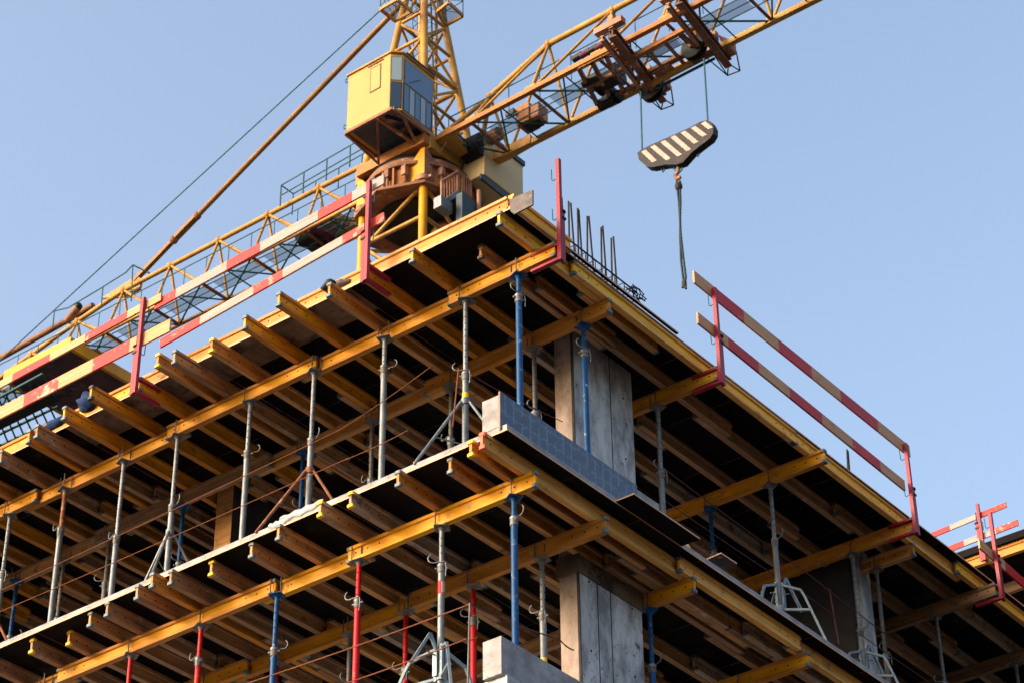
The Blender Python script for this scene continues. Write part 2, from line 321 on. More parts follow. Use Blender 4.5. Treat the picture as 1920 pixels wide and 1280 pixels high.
edge('upper', ZU, [(17.06, 19.15, -13.425, 'Y', 'cap_steel'), (18.36, 23.28, -13.335, 'Y', 'cap_steel'), (23.17, 26.2, -13.345, 'Y', 'cap_steel'), (26.15, 27.95, -13.50, 'W', 'cap_steel'), (27.72, 31.6, -13.40, 'Y', 'cap_steel')])
edge('middle', ZM, [(16.98, 20.88, -13.615, 'W', 'cap_orange'), (20.6, 23.26, -13.53, 'W', 'cap_steel'), (23.05, 27.2, -13.60, 'W', 'cap_steel')])
# short offcuts and doubled joists seen from below near the corner
for (x0, y0, y1, z, st, t) in [(-13.52, 18.75, 20.35, ZU, 'yw', 'short paint-spotted timber doubled beside the outermost joist of the upper deck'),
                               (-13.85, 18.35, 19.9, ZU, 'ow', 'short orange-brown joist offcut behind the corner of the upper deck')]:
    beam('Y', y0, y1, x0, z-.2, *STY[st], 'cap_steel', t, 'doubled joists near the corner', 'joist')
# main beams under the joists, row by row
def rows(deck, z, R_):
    for r, (yc, segs) in enumerate(R_):
        for i, (x0, x1, st, cp, off) in enumerate(segs):
            beam('X', x0, x1, yc+off, z-.4, *STY[st], cp, f'{SW[st]} main beam, {deck} deck, {ORD[r]} row back, {ORD[i]} length from right', f'main beams under the {deck} deck', 'main_beam')
def seg(right, lens, styles, cap='cap_steel', xmin=-29):
    out = []; x1 = right; k = 0
    while x1 > xmin:
        L = lens[min(k, len(lens)-1)]; out.append((x1-L, x1, styles[min(k, len(styles)-1)], cap, 0 if k % 2 == 0 else .086)); x1 -= L-.3; k += 1
    return out
rows('upper', ZU, [(17.74, seg(-13.12, [1.6, 2.75, 2.6, 3.1, 3.3], ['yo', 'yo', 'yo', 'yo', 'yo'])),
                   (19.05, seg(-13.29, [2.9, 3.3, 3.3, 2.9], ['o', 'ow', 'a', 'wa'])),
                   (21.09, seg(-13.10, [2.45, 3.3, 3.3], ['yo', 'wa', 'a'])),
                   (23.62, seg(-13.09, [3.3, 2.9, 3.3], ['yo', 'a', 'wa'])),
                   (25.96, seg(-13.12, [2.9, 3.3], ['o', 'a'])),
                   (26.56, seg(-13.45, [2.0, 3.3], ['ow', 'a'], xmin=-17)),
                   (28.35, seg(-13.12, [3.3, 3.3], ['wa', 'a'])),
                   (30.5, seg(-13.4, [3.3, 3.3], ['a', 'a']))])
rows('middle', ZM, [(17.73, seg(-13.45, [2.75, 1.75, 3.75, 3.3], ['y', 'y', 'yo', 'o'], xmin=-25)),
                    (19.02, seg(-13.44, [2.9, 3.3, 3.3, 2.9], ['o', 'yo', 'yo', 'wa'], xmin=-25)),
                    (20.82, seg(-13.46, [2.0, 3.3, 3.3], ['yo', 'wa', 'a'], xmin=-25)),
                    (23.33, seg(-13.45, [2.9, 3.3, 3.3], ['yo', 'wa', 'a'], xmin=-25)),
                    (25.6, seg(-13.45, [2.9, 3.3], ['a', 'a'], xmin=-25))])
# stop-end beams standing on the front edge of the upper deck
x1 = hz(955, 385, ZU+.12).x
for i, (L, st) in enumerate([(3.3, 'ow'), (2.9, 'ow'), (3.3, 'yo'), (3.3, 'yo'), (3.3, 'ow')]):
    beam('X', x1-L, x1, YF+.045, ZU+.0225, *STY[st], 'cap_steel', f'{SW[st]} stop-end beam on the upper deck front edge, {ORD[i]} from the corner', 'stop-end beams on the front edge of the upper deck', 'stop_end_beam', caps=(0, 0)); x1 -= L+.02
beam('Y', YF+.02, 18.25, -13.29, ZU+.0225, *STY['Y'], 'cap_steel', 'short yellow stop-end beam on the right edge of the upper deck beside the corner post', None, 'stop_end_beam', caps=(0, 0))

# ------------------------------------------------------------------ plywood decking sheets
def sheet(x0, x1, y0, y1, z0, z1, m, label, group, edge_m='ply_edge', name='plywood_sheet'):
    b = MB(); vs = [(x, y, z) for x in (x0, x1) for y in (y0, y1) for z in (z0, z1)]
    b.add(vs, [(0, 2, 6, 4)], m); b.add(vs, [(1, 5, 7, 3)], m); b.add(vs, [(0, 1, 3, 2), (4, 6, 7, 5), (0, 4, 5, 1), (2, 3, 7, 6)], edge_m)
    return tag(b.build(name, origin=((x0+x1)/2, (y0+y1)/2, z0)), label, 'plywood', group)
def decking(z, deck, xr, xmin, yend):
    x = xr; c = 0
    while x > xmin:
        y = YF; k = 0
        while y < yend:
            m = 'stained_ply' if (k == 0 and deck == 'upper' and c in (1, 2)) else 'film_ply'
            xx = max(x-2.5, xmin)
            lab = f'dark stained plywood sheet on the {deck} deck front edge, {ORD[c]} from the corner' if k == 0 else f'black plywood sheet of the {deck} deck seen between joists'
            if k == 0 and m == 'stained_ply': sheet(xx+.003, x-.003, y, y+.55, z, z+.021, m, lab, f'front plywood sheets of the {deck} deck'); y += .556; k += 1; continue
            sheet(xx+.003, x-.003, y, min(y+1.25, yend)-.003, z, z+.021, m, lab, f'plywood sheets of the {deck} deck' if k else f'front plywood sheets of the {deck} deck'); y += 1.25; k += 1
        x -= 2.5; c += 1
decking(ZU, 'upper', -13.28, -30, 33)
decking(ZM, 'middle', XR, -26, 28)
sheet(-13.275, -13.235, 18.1, 20.45, ZU+.026, ZU+.047, 'film_ply', 'black plywood sheet with a pale edge overhanging the right side of the upper deck', None)
sheet(-14.5, -13.11, 19.12, 20.45, ZM+.026, ZM+.047, 'film_ply', 'black plywood sheet with a pale edge overhanging the middle deck beside the blue panel', None)
p = hz(1322, 1062, ZM+.3)
b = MB(); b.prism([hz(1322, 1050, ZM+.25), hz(1352, 1037, ZM+.25), hz(1382, 1057, ZM+.25), hz(1352, 1069, ZM+.25)], (0, 0, .02), 'grey_ply', 'ply_edge')
tag(b.build('plywood_offcut', origin=hz(1352, 1053, ZM+.25)), 'small dirty plywood offcut sticking out over the right edge of the middle deck', 'plywood')
b = MB(); b.prism([vy(955, 374, YF-.02), vy(998.5, 356, YF-.02), vy(998.5, 384, YF-.02), vy(964, 401.5, YF-.02), vy(957, 396, YF-.02)], (0, .021, 0), 'grey_ply', 'grease_black')
tag(b.build('plywood_offcut', origin=vy(975, 400, YF-.02)), 'grey dirty plywood offcut standing on edge at the front corner of the upper deck', 'plywood')

# ------------------------------------------------------------------ the concrete building: slabs, columns, upstands, walls
bd = empty('concrete_building', (-18, 22, GZ)); tag(bd, 'unfinished concrete building with bare slabs and blade columns under formwork', 'building')
b = MB(); b.box((-26, YF+.045, ZM+.0225), (-13.40, 28, ZM+.115), 'concrete_pale'); sub(b, 'slab', bd)
b = MB(); b.box((-26, YF+.1, 10.74), (-13.47, 30, 10.92), 'concrete'); sub(b, 'slab', bd)
b = MB(); b.box((-29.9, YF+.2, ZU+.0225), (-13.9, 32.8, ZU+.12), 'concrete'); sub(b, 'slab', bd)
def upstand(z0, z1, y1):
    b = MB(); b.box((-13.74, YF+.04, z0), (-13.497, y1, z1), 'concrete_pale'); return sub(b, 'upstand', bd)
u = upstand(ZM+.117, 14.335, 20.2)
b = MB(); b.box((-13.4945, YF+.02, ZM+.055), (-13.473, 19.72, 14.36), 'film_blue'); b.box((-13.4945, YF+.0195, ZM+.05), (-13.474, YF+.0199, 14.361), 'crane_pink'); sub(b, 'film_panel', u)
upstand(10.92, 11.35, 21)
def column(x0, x1, y0, y1, z0, z1, seams, front='concrete_sunlit', side='concrete'):
    b = MB(); vs = [(x, y, z) for x in (x0, x1) for y in (y0, y1) for z in (z0, z1)]
    b.add(vs, [(0, 4, 5, 1), (2, 3, 7, 6)], front); b.add(vs, [(4, 6, 7, 5), (0, 1, 3, 2), (0, 2, 6, 4), (1, 5, 7, 3)], side)  # fronts take the painted sun warmth, sides the cooler concrete
    for s in seams: b.box((x1-.004, s-.008, z0), (x1+.003, s+.008, z1), 'seam')
    b.box((x1-.03, y0-.003, z0), (x1+.0035, y0+.012, z1), 'seam') if seams else None
    if seams:                                          # form-tie holes, air holes and a pour line
        rr = random.Random(int(z0*10))
        for y in (y0+.2, y1-.2):
            for z in (z0+.5, z0+1.5, z0+2.4): b.tube((x1-.01, y, z), (x1+.004, y, z), .016, 'hole', 8)
        for k in range(34): y, z, q_ = rr.uniform(y0+.04, y1-.04), rr.uniform(z0, z1-.2), rr.uniform(.003, .009); b.tube((x1-.01, y, z), (x1+.0035, y, z), q_, 'seam', 6)
        yy = y0+.45
        for k in range(9): b.bar((x1+.001, yy, z0+1.12-k*.045), (x1+.001, yy+.05, z0+1.09-k*.045), .006, .012, 'seam'); yy += .062
    o = sub(b, 'column', bd); return o
column(-14.48, -14.2, 19.5, 20.76, ZM+.115, ZU, [20.28])
c2 = column(-14.48, -14.2, 19.5, 20.76, 10.92, ZM-.02, [19.86, 20.12])
b = MB(); b.box((-14.50, 19.47, 13.36), (-14.18, 20.78, 13.62), 'stained_ply'); sub(b, 'formwork_collar', c2)
column(-14.48, -14.2, 19.5, 20.76, GZ, 10.74, [])
xa = vy(404, 980, 19.5).x; xb = vy(434, 980, 19.5).x
column(xa, xb, 19.5, 20.7, ZM+.115, ZU, [], 'planed_wood', 'concrete_shaded')
column(xa, xb, 19.5, 20.7, 10.92, ZM-.02, []); column(xa, xb, 19.5, 20.7, GZ, 10.74, [])
b = MB(); b.box((-20.5, 26.35, ZM+.115), (-14.42, 26.6, ZU), 'concrete_shaded'); sub(b, 'wall', bd)
b = MB(); pA = vx(1607, 1040, -14.3); b.box((-14.415, pA.y, ZM+.115), (-14.3, pA.y+.30, ZU), 'concrete'); b.box((-20.5, pA.y+.02, ZM+.115), (-14.43, pA.y+.2, ZU), 'concrete_shaded'); sub(b, 'wall', bd)  # lit end and shaded face of one wall, painted as separate tones
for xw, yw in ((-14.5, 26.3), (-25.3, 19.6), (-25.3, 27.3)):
    b = MB(); b.box((xw-.15, yw, GZ), (xw+.15, yw+1, ZU if xw < -20 else ZM), 'concrete_shaded'); sub(b, 'column', bd)
b = MB(); b.box((-24, 27.2, 10.92), (-15, 27.5, ZU), 'concrete_shaded'); sub(b, 'wall', bd)

# ------------------------------------------------------------------ steel props
_pm = {}
def prop_meshes(L, d, upper, lower, plate):
    key = (round(L, 2), round(d, 2), upper, lower, plate)
    if key in _pm: return _pm[key]
    up = MB(); up.tube((0, 0, L-d), (0, 0, L-.012), .029, upper, 14)
    z = L-.16
    while z > L-d+.06:
        for s in (-1, 1):
            for ax in (0, 1):
                n = Vector((s, 0, 0)) if ax == 0 else Vector((0, s, 0)); up.tube(n*.0265+Vector((0, 0, z)), n*.0298+Vector((0, 0, z)), .009, 'hole', 8)
        z -= .095
    lo = MB(); lo.tube((0, 0, .008), (0, 0, L-d), .0385, lower, 14); lo.box((-.07, -.07, 0), (.07, .07, .008), lower)
    hd = MB(); hd.box((-.085, -.085, L-.012), (.085, .085, L-.003), plate); hd.tube((0, 0, L-.05), (0, 0, L-.0125), .03, plate, 12, .05)
    for x in (-.068, .068):
        for y in (-.055, .055): hd.tube((x, y, L-.01), (x, y, L+.20), .0085, 'galv_dull', 8)
    cl = MB(); zc = L-d; cl.tube((0, 0, zc-.09), (0, 0, zc-.02), .046, 'galv_dull', 14); cl.tube((0, 0, zc-.02), (0, 0, zc+.015), .05, 'galv', 14); cl.tube((-.075, 0, zc-.03), (.075, 0, zc-.03), .012, 'galv', 8)
    pn = MB(); a = [(.13*math.cos(t)-.10, -.048-.02*math.sin(t), zc+.065+.06*math.sin(t)) for t in [i*.5-1.6 for i in range(8)]]
    pn.path([(0.04, -.045, zc+.03), (-.09, -.05, zc+.02)]+[( -.09-.055*math.sin(i*.45), -.055, zc+.02+.055*(1-math.cos(i*.45))) for i in range(1, 7)], .0075, 'galv', 6)
    pn.path([(.05, -.04, zc+.02), (.062, -.045, zc-.05), (.055, -.05, zc-.16)], .006, 'galv', 6)
    r = [(n, m.mesh(n)) for n, m in (('inner_tube', up), ('outer_tube', lo), ('head_plate', hd), ('collar', cl), ('locking_pin', pn))]
    _pm[key] = r; return r
PC = {'b': ('prop_blue', 'prop_blue', 'prop_blue'), 'g': ('galv', 'galv', 'galv_dull'), 'r': ('prop_red', 'prop_red', 'galv_dull'), 'd': ('galv_dull', 'galv_dull', 'galv_dull'), 't': ('rust', 'galv', 'galv_dull')}
PN = {'b': 'blue painted', 'g': 'galvanised grey', 'r': 'red painted', 'd': 'dull dark grey', 't': 'rusty topped grey'}
def prop(x, y, z0, z1, kind, d, rz, label, group, tilt=0):
    e = empty('steel_prop', (x, y, z0), rz); tag(e, label, 'steel prop', group)
    for n, me in prop_meshes(z1-z0, d, *PC[kind]): inst(me, n, e)
    return e
def proprow(deck, z1, z0, row, items, yfix=None):
    out = []
    for i, (px, py, kd, d) in enumerate(items):
        p = hz(px, py, z1); y = yfix if yfix else p.y; x = p.x
        e = prop(x, y, z0, z1, kd, d, R(random.choice([-20, 5, 30, 150, 200, 70])), f'{PN[kd]} prop under the {deck} deck {row}, {ORD[i]} from right', f'steel props under the {deck} deck'); out.append(e)
    return out
UH, UB, MH, MBs = ZU-.4, ZM+.115, ZM-.4, 10.92
UP1 = proprow('upper', UH, UB, 'front main beam', [(972, 517, 'b', .30), (871, 562, 'g', 1.05), (719, 633, 'g', .42), (586, 695, 'g', 1.0), (461, 748, 'g', .75), (324, 812, 'g', 1.05), (220, 858, 'g', 1.15), (113, 912, 't', .62), (12, 962, 'g', .9), (-100, 1008, 'g', .7)], 17.76)
proprow('upper', UH, UB, 'second main beam', [(1092, 610, 'b', .38), (1000, 652, 'd', .95), (836, 716, 'd', .8), (692, 785, 'd', .9), (560, 842, 'b', .9), (338, 945, 'b', .9), (205, 1010, 'd', .7), (118, 1048, 'd', .95), (35, 1090, 'b', .9)], 19.07)
proprow('upper', UH, UB, 'third main beam', [(1225, 757, 'g', .98)], 21.11)
proprow('upper', UH, UB, 'fourth main beam', [(1436, 903, 'g', .85), (1320, 944, 'b', .72), (1130, 1025, 'd', .8)], 23.64)
proprow('upper', UH, UB, 'fifth main beam', [(1593, 1036, 'g', 1.2)], 25.98)
proprow('upper', UH, UB, 'sixth main beam', [(1636, 1063, 'd', 1.35)], 26.58)
proprow('upper', UH, UB, 'seventh main beam', [(1750, 1152, 'd', 1.1)], 28.37)
proprow('upper', UH, UB, 'eighth main beam', [(1898, 1240, 'd', 1.0)], 30.5)
MP1 = proprow('middle', MH, MBs, 'front main beam', [(960, 930, 'b', .27), (829, 988, 'g', .5), (671, 1050, 'r', .52), (515, 1112, 'b', .72), (381, 1175, 'r', .45), (251, 1230, 'r', .6), (90, 1296, 'r', .6)], 17.75)
MP2 = proprow('middle', MH, MBs, 'second main beam', [(1016, 1047, 'g', .72), (884, 1095, 'r', .45), (767, 1150, 'r', .78), (655, 1187, 'd', .7), (522, 1243, 'r', .8), (390, 1296, 'b', .7)], 19.04)
proprow('middle', MH, MBs, 'third main beam', [(1217, 1142, 'b', .75)], 20.84)
proprow('middle', MH, MBs, 'fourth main beam', [(1380, 1290, 'd', .75)], 23.35)

for e_, z0_, z1_, m1_, m2_ in ((UP1[1], 1.0, 1.16, 'cap_yellow', None), (MP2[0], 1.05, 1.2, 'cap_yellow', None), (MP1[1], 1.62, 1.78, 'board_red', 'board_whitewash')):
    b = MB(); rr_ = .0392; b.tube((0, 0, z0_), (0, 0, z1_), rr_, m1_, 14)
    if m2_: b.tube((.006, 0, z0_+.01), (.006, 0, z1_-.01), rr_-.001, m2_, 14)
    inst(b.mesh('sticker'), 'sticker', e_)

# ------------------------------------------------------------------ tripods clamped round props
def tripod_light(x, y, z0, m, label, rz=0, h=1.05):
    e = empty('prop_tripod', (x, y, z0), 0); tag(e, label, 'tripod', 'folding tripods steadying the props')
    top = Vector((x, y, z0+h)); hb = MB(); hb.tube(top-Vector((0, 0, .05)), top+Vector((0, 0, .03)), .055, m, 12); sub(hb, 'clamp', e)
    fs = []
    for k in range(3):
        a = rz+k*2*math.pi/3; f = Vector((x+.66*math.cos(a), y+.66*math.sin(a), z0)); fs.append(f); st = top+Vector((.055*math.cos(a), .055*math.sin(a), -.02))
        l = MB(); l.tube(f, st, .019, m, 8); l.ball(f, .022, m); sub(l, 'leg', e)
        mid = f.lerp(st, .42); br = MB(); br.tube(mid, Vector((x+.045*math.cos(a), y+.045*math.sin(a), mid.z+.015)), .009, m, 6); sub(br, 'brace', e)
    rg = MB(); rg.tube(Vector((x, y, z0+.30)), Vector((x, y, z0+.35)), .052, m, 12); sub(rg, 'sliding_ring', e)
def tripod_heavy(x, y, z0, label, rz=0, sc=1.0, rs=1.0):
    m = 'galv_bright'; e = empty('prop_tripod', (x, y, z0), 0); tag(e, label, 'tripod', 'folding tripods steadying the props')
    for k in range(3):
        a = rz+k*2*math.pi/3; d = Vector((math.cos(a), math.sin(a), 0)); P = lambda u, v: Vector((x, y, z0))+d*(u*sc*rs)+Vector((0, 0, v*sc*1.4))
        l = MB(); pts = [P(.72, 0), P(.42, .52), P(.36, .60), P(.05, .68)]
        for p0, p1 in zip(pts, pts[1:]): l.bar(p0, p1, .03, .03, m)
        sub(l, 'leg', e)
        br = MB(); br.bar(P(.50, .38), P(.05, .42), .03, .03, m); br.bar(P(.06, .40), P(.06, .70), .03, .03, m); sub(br, 'brace', e)
    t = MB(); top = Vector((x, y, z0+1.1*sc)); d = Vector((math.cos(rz+.9), math.sin(rz+.9), 0))
    for s in (-1, 1): t.bar(top+d*.14, top+d*(.16+s*.22)-Vector((0, 0, .42)), .036, .03, m)
    t.bar(top+d*.07-Vector((0, 0, .2)), top+d*.07-Vector((0, 0, .5)), .06, .02, m)
    t.tube(Vector((x, y, z0+.56*sc)), Vector((x, y, z0+.64*sc)), .055, m, 12); t.path([Vector((x, y, z0+.80*sc))-d*.15, Vector((x, y, z0+.83*sc)), Vector((x, y, z0+.88*sc))+d*.18], .009, 'galv', 6); sub(t, 'clamp', e)
def pp(px, py, z): q = hz(px, py, z); return q.x, q.y
x, _ = pp(871, 562, UH); tripod_light(x, 17.76, UB, 'galv', 'light grey tripod round the prop beside the blue panel on the middle deck', R(-110))
x, _ = pp(586, 695, UH); tripod_light(x, 17.76, UB, 'rust', 'rusty tripod on the middle deck, between the two grey ones', R(-110))
x, _ = pp(324, 812, UH); tripod_light(x, 17.76, UB, 'galv', 'light grey tripod on the left part of the middle deck', R(-60))
x, _ = pp(12, 962, UH); tripod_light(x-.4, 18.1, UB, 'rust', 'rusty tripod at the far left of the middle deck', .2)
x, _ = pp(829, 988, MH); tripod_heavy(x, 17.75, MBs, 'large galvanised tripod beside the concrete upstand at the bottom of the photo', R(200))
x, _ = pp(1436, 903, UH); tripod_heavy(x, 23.64, UB, 'large galvanised tripod near the right edge of the middle deck, nearer of two', R(22), 1.0, .8)
x, _ = pp(1593, 1036, UH); tripod_heavy(x, 25.98, UB, 'large galvanised tripod beside the narrow pale column, farther of two', R(22), 1.0, .8)

# ------------------------------------------------------------------ safety rails
def plank(a, b, h, stripes, plane, label, group='red and white safety rail planks', th=.028, woods=None, red='board_red'):
    """a,b top edge ends in the rail plane; stripes = list of (fraction, is_red)"""
    a, b = Vector(a), Vector(b); d = b-a; dn = d.normalized(); upv = Vector((0, 0, 1)) if True else None
    o = bpy.data.objects.new('safety_plank', None)
    nrm = Vector((0, 1, 0)) if plane == 'Y' else Vector((-1, 0, 0)); M = MB()
    fr = [0]+[s[0] for s in stripes]
    L = d.length
    for i in range(len(stripes)):
        u0, u1 = fr[i]*L, fr[i+1]*L; m = stripes[i][1]
        vs = [(u, v, t) for u in (u0, u1) for v in (0, -h) for t in (0, th)]
        # local x along the plank, y down the face, z through the thickness
        M.add(vs, [(0, 1, 5, 4), (2, 6, 7, 3), (0, 4, 6, 2), (1, 3, 7, 5)]+([(0, 2, 3, 1)] if i == 0 else [])+([(4, 5, 7, 6)] if i == len(stripes)-1 else []), m)
    me = M.mesh('safety_plank'); ob = bpy.data.objects.new('safety_plank', me); bpy.data.objects.remove(o); C.objects.link(ob)
    y = (Vector((0, 0, 1))-dn*dn.z).normalized(); z = dn.cross(y)
    if z.dot(nrm) < 0:
        for v in me.vertices: v.co.z = -v.co.z
        me.flip_normals(); 
    ob.matrix_world = Matrix(((dn.x, y.x, z.x, a.x), (dn.y, y.y, z.y, a.y), (dn.z, y.z, z.z, a.z), (0, 0, 0, 1)))
    tag(ob, label, 'safety plank', group); return ob
W_, P_, D_, N_ = 'board_wood', 'board_whitewash', 'board_red', 'board_red_worn'
def st_y(Y, pts, base):      # convert measured stripe borders (photo x along a top edge line) to fractions
    (xa, ya), (xb, yb) = base; A, B = vy(xa, ya, Y), vy(xb, yb, Y); L = (B-A).length; out = []
    for xx, m in pts: q = vy(xx, ya+(yb-ya)*(xx-xa)/(xb-xa), Y); out.append(((q-A).length/L, m))
    out[-1] = (1, out[-1][1]); return A, B, out
def st_x(X, pts, base):
    (xa, ya), (xb, yb) = base; A, B = vx(xa, ya, X), vx(xb, yb, X); L = (B-A).length; out = []
    for xx, m in pts: q = vx(xx, ya+(yb-ya)*(xx-xa)/(xb-xa), X); out.append(((q-A).length/L, m))
    out[-1] = (1, out[-1][1]); return A, B, out
A, B, s = st_y(16.86, [(330, D_), (425, P_), (488, D_), (596, P_), (660, D_), (719, P_)], ((290, 564), (719, 327)))
plank(A, B, .145, s, 'Y', 'upper whitewashed and red safety plank ending beside the crane ring')
A, B, s = st_y(16.83, [(-60, D_), (24, W_), (94, D_), (160, W_), (239, D_), (302, W_)], ((-150, 795), (302, 549)))
plank(A, B, .12, s, 'Y', 'upper safety plank in bare wood and red at the far left')
A, B, s = st_y(16.86, [(375, D_), (474, P_), (530, N_), (642, P_), (719, N_)], ((300, 636), (719, 398)))
plank(A, B, .13, s, 'Y', 'lower safety plank in whitewash and worn red on the left side, below the crane ring')
A, B, s = st_y(16.83, [(-70, N_), (46, W_), (111, N_), (175, W_), (244, D_), (319, W_)], ((-150, 840), (319, 597)))
plank(A, B, .20, s, 'Y', 'lower broad safety plank in bare wood and red at the far left')
A, B, s = st_x(-13.09, [(1340, W_), (1394, D_), (1459, W_), (1521, D_), (1575, W_), (1645, D_), (1705, W_)], ((1301.3, 507), (1705, 835)))
plank(A, B, .19, s, 'X', 'upper red and bare wood safety plank over the right edge of the upper deck')
A, B, s = st_x(-13.09, [(1365, W_), (1422, D_), (1480, W_), (1541, D_), (1598, W_), (1650, D_), (1696, W_)], ((1308.5, 585), (1696, 900)))
plank(A, B, .17, s, 'X', 'lower red and bare wood safety plank over the right edge of the upper deck')
A, B, s = st_x(-13.09, [(1884, W_), (1940, D_), (1990, W_)], ((1836, 1008), (1990, 1146)))
plank(A, B, .17, s, 'X', 'red and bare wood safety plank at the far right corner of the photo')
ZW = 19.8; YW = 32.66
A, B, s = st_y(YW, [(1780, D_), (1835, P_), (1885, N_)], ((1745, 998), (1885, 940)))
plank(A, B, .10, s, 'Y', 'distant upper safety plank above the farther wing')
A, B, s = st_y(YW, [(1806, D_), (1866, P_), (1907, N_)], ((1778, 1023), (1907, 973)))
plank(A, B, .11, s, 'Y', 'distant lower safety plank above the farther wing')
def rail_post(x, y, z0, h, face, label, clampz=None):
    """face: 'Y' post stands before the front edge, clamp arms run back along +Y; 'X' beyond the right edge, arms run along -X"""
    e = empty('guard_rail_post', (x, y, z0)); tag(e, label, 'guard rail post', 'red guard rail posts clamped to beam ends')
    b = MB(); b.box((x-.026, y-.026, z0), (x+.026, y+.026, z0+h), 'post_red'); sub(b, 'upright', e)
    dv = Vector((0, 1, 0)) if face == 'Y' else Vector((-1, 0, 0)); sd = Vector((-1, 0, 0)) if face == 'Y' else Vector((0, 1, 0))
    P = Vector((x, y, 0)); c = MB(); ct = clampz if clampz else z0+.235
    c.bar(P+dv*.0265+Vector((0, 0, z0+.02)), P+dv*.42+Vector((0, 0, z0+.02)), .06, .034, 'post_red')
    c.bar(P+dv*.0265+Vector((0, 0, ct)), P+dv*.42+Vector((0, 0, ct)), .06, .034, 'post_red'); sub(c, 'clamp', e)
    k = MB(); q = P+sd*.0535*(1 if face == 'Y' else 1); k.box((q.x-.022, q.y-.022, z0-.01), (q.x+.022, q.y+.022, z0+.72), 'post_red'); sub(k, 'sleeve', e)
    s = MB(); s.tube((q.x, q.y, z0+.73), (q.x, q.y, z0+.95), .009, 'rebar', 8); s.tube((q.x, q.y, z0+.725), (q.x, q.y, z0+.745), .045, 'grease_black', 12); s.box((q.x-.035, q.y-.035, z0+.62), (q.x+.035, q.y+.035, z0+.65), 'grease_black'); sub(s, 'screw', e)
    for zz in (1.225, .63):
        if zz > h: continue
        hk = MB(); hk.path([P+dv*.027+Vector((0, 0, z0+zz)), P+dv*.08+Vector((0, 0, z0+zz-.012)), P+dv*.10+Vector((0, 0, z0+zz+.01)), P+dv*.105+Vector((0, 0, z0+zz+.17))], .006, 'teal_dark', 6); sub(hk, 'hook', e)
q = vy(683, 520, 16.82); rail_post(vy(690, 420, 16.8).x, 16.8, vy(683, 520, 16.8).z-.06, 1.50, 'Y', 'red guard rail post in front of the crane ring, right one on the left side')
rail_post(vy(262, 640, 16.8).x, 16.8, vy(249, 738, 16.8).z, 1.48, 'Y', 'red guard rail post at the left end of the front edge')
rail_post(-13.05, 17.74, 16.32, 1.50, 'X', 'tall red guard rail post at the corner of the upper deck, carrying no planks')
rail_post(-13.05, 21.07, 16.33, 1.46, 'X', 'red guard rail post holding the near end of the right planks')
rail_post(-13.05, 25.9, 16.33, 1.46, 'X', 'red guard rail post holding the far end of the right planks')
rail_post(-13.05, 28.37, 16.33, 1.46, 'X', 'red guard rail post nearest the right border of the photo')
q = vy(1836, 960, YW); rail_post(q.x, YW-.03, ZW-.2, 1.1, 'Y', 'small distant red guard rail post on the farther wing')

# ------------------------------------------------------------------ farther wing of the site behind the right edge
wg = empty('building_wing', (-10, 36, GZ)); tag(wg, 'farther building wing one storey higher, black deck edge above orange beams', 'building')
b = MB(); b.box((-17, YW, ZW), (2, 41, ZW+.06), 'film_ply'); b.box((-17, YW-.02, ZW-.0), (2, YW-.001, ZW+.13), 'film_ply'); sub(b, 'deck', wg)
b = MB()
for x0, x1, m in ((-17, -14.4, 'orange_coat'), (-14.3, -11, 'planed_wood'), (-10.9, -7.5, 'orange_coat'), (-7.4, 0, 'planed_wood')):
    b.box((x0, YW+.05, ZW-.2), (x1, YW+.13, ZW-.16), m); b.box((x0, YW+.05, ZW-.05), (x1, YW+.13, ZW-.002), m); b.box((x0, YW+.075, ZW-.16), (x1, YW+.105, ZW-.05), m)
sub(b, 'edge_beam', wg)
for k in range(8): b = MB(); b.box((-17, YW+.9+k*.9, ZW-.4), (0, YW+.98+k*.9, ZW-.21), 'aged_wood'); sub(b, 'main_beam', wg)
for k in range(6): b = MB(); b.tube((-14.8+k*2.1, YW+1.84, 16.6), (-14.8+k*2.1, YW+1.84, ZW-.4), .04, 'galv_dull', 10); sub(b, 'prop', wg)
b = MB(); b.box((-16, 33.3, GZ), (0, 41, 16.6), 'concrete_shaded'); sub(b, 'frame', wg)

# ------------------------------------------------------------------ ropes strung as guard lines
def rope(pts, r, m, label, group='guard ropes strung between the props', sag=.02):
    b = MB(); P = []
    for a, c in zip(pts, pts[1:]):
        for k in range(8): t = k/8; v = Vector(a).lerp(Vector(c), t); v.z -= sag*4*t*(1-t); P.append(v)
    P.append(Vector(pts[-1])); b.path(P, r, m, 6); tag(b.build('guard_rope', origin=P[0]), label, 'rope', group)
rope([vy(-40, 1125, 17.3), vy(640, 803.7, 17.3), vy(808, 687, 17.5)], .0055, 'rope_rust', 'upper rust-coloured guard rope along the front of the middle deck')
rope([vy(-40, 1163, 17.3), vy(640, 864, 17.3), vy(765, 806, 17.3)], .0055, 'rope_rust', 'lower rust-coloured guard rope along the front of the middle deck')
rope([vy(440, 1288, 17.3), vy(881, 1132, 17.3)], .008, 'rope_rust', 'upper guard rope at the bottom of the photo, tied to a thin bar')
rope([vy(600, 1296, 17.3), vy(874, 1197, 17.3), vy(895, 1194, 17.4)], .008, 'rope_rust', 'lower guard rope at the bottom of the photo passing the large tripod')
rope([vy(881, 1132, 17.3), vx(1050, 1199, -14.2+.02), vx(1076, 1218, -14.19)], .008, 'rope_dark', 'dark rope running from the thin bar to the lower concrete column')
rope([vy(865, 693, 17.72), vx(1055, 790, -14.19)], .006, 'rope_dark', 'dark rope running from a prop to the upper concrete column')
rope([vx(1230, 866, -14.4), vx(1520, 1079, -14.0), vx(1770, 1270, -13.9)], .008, 'rope_dark', 'upper dark guard rope along the right side of the middle deck')
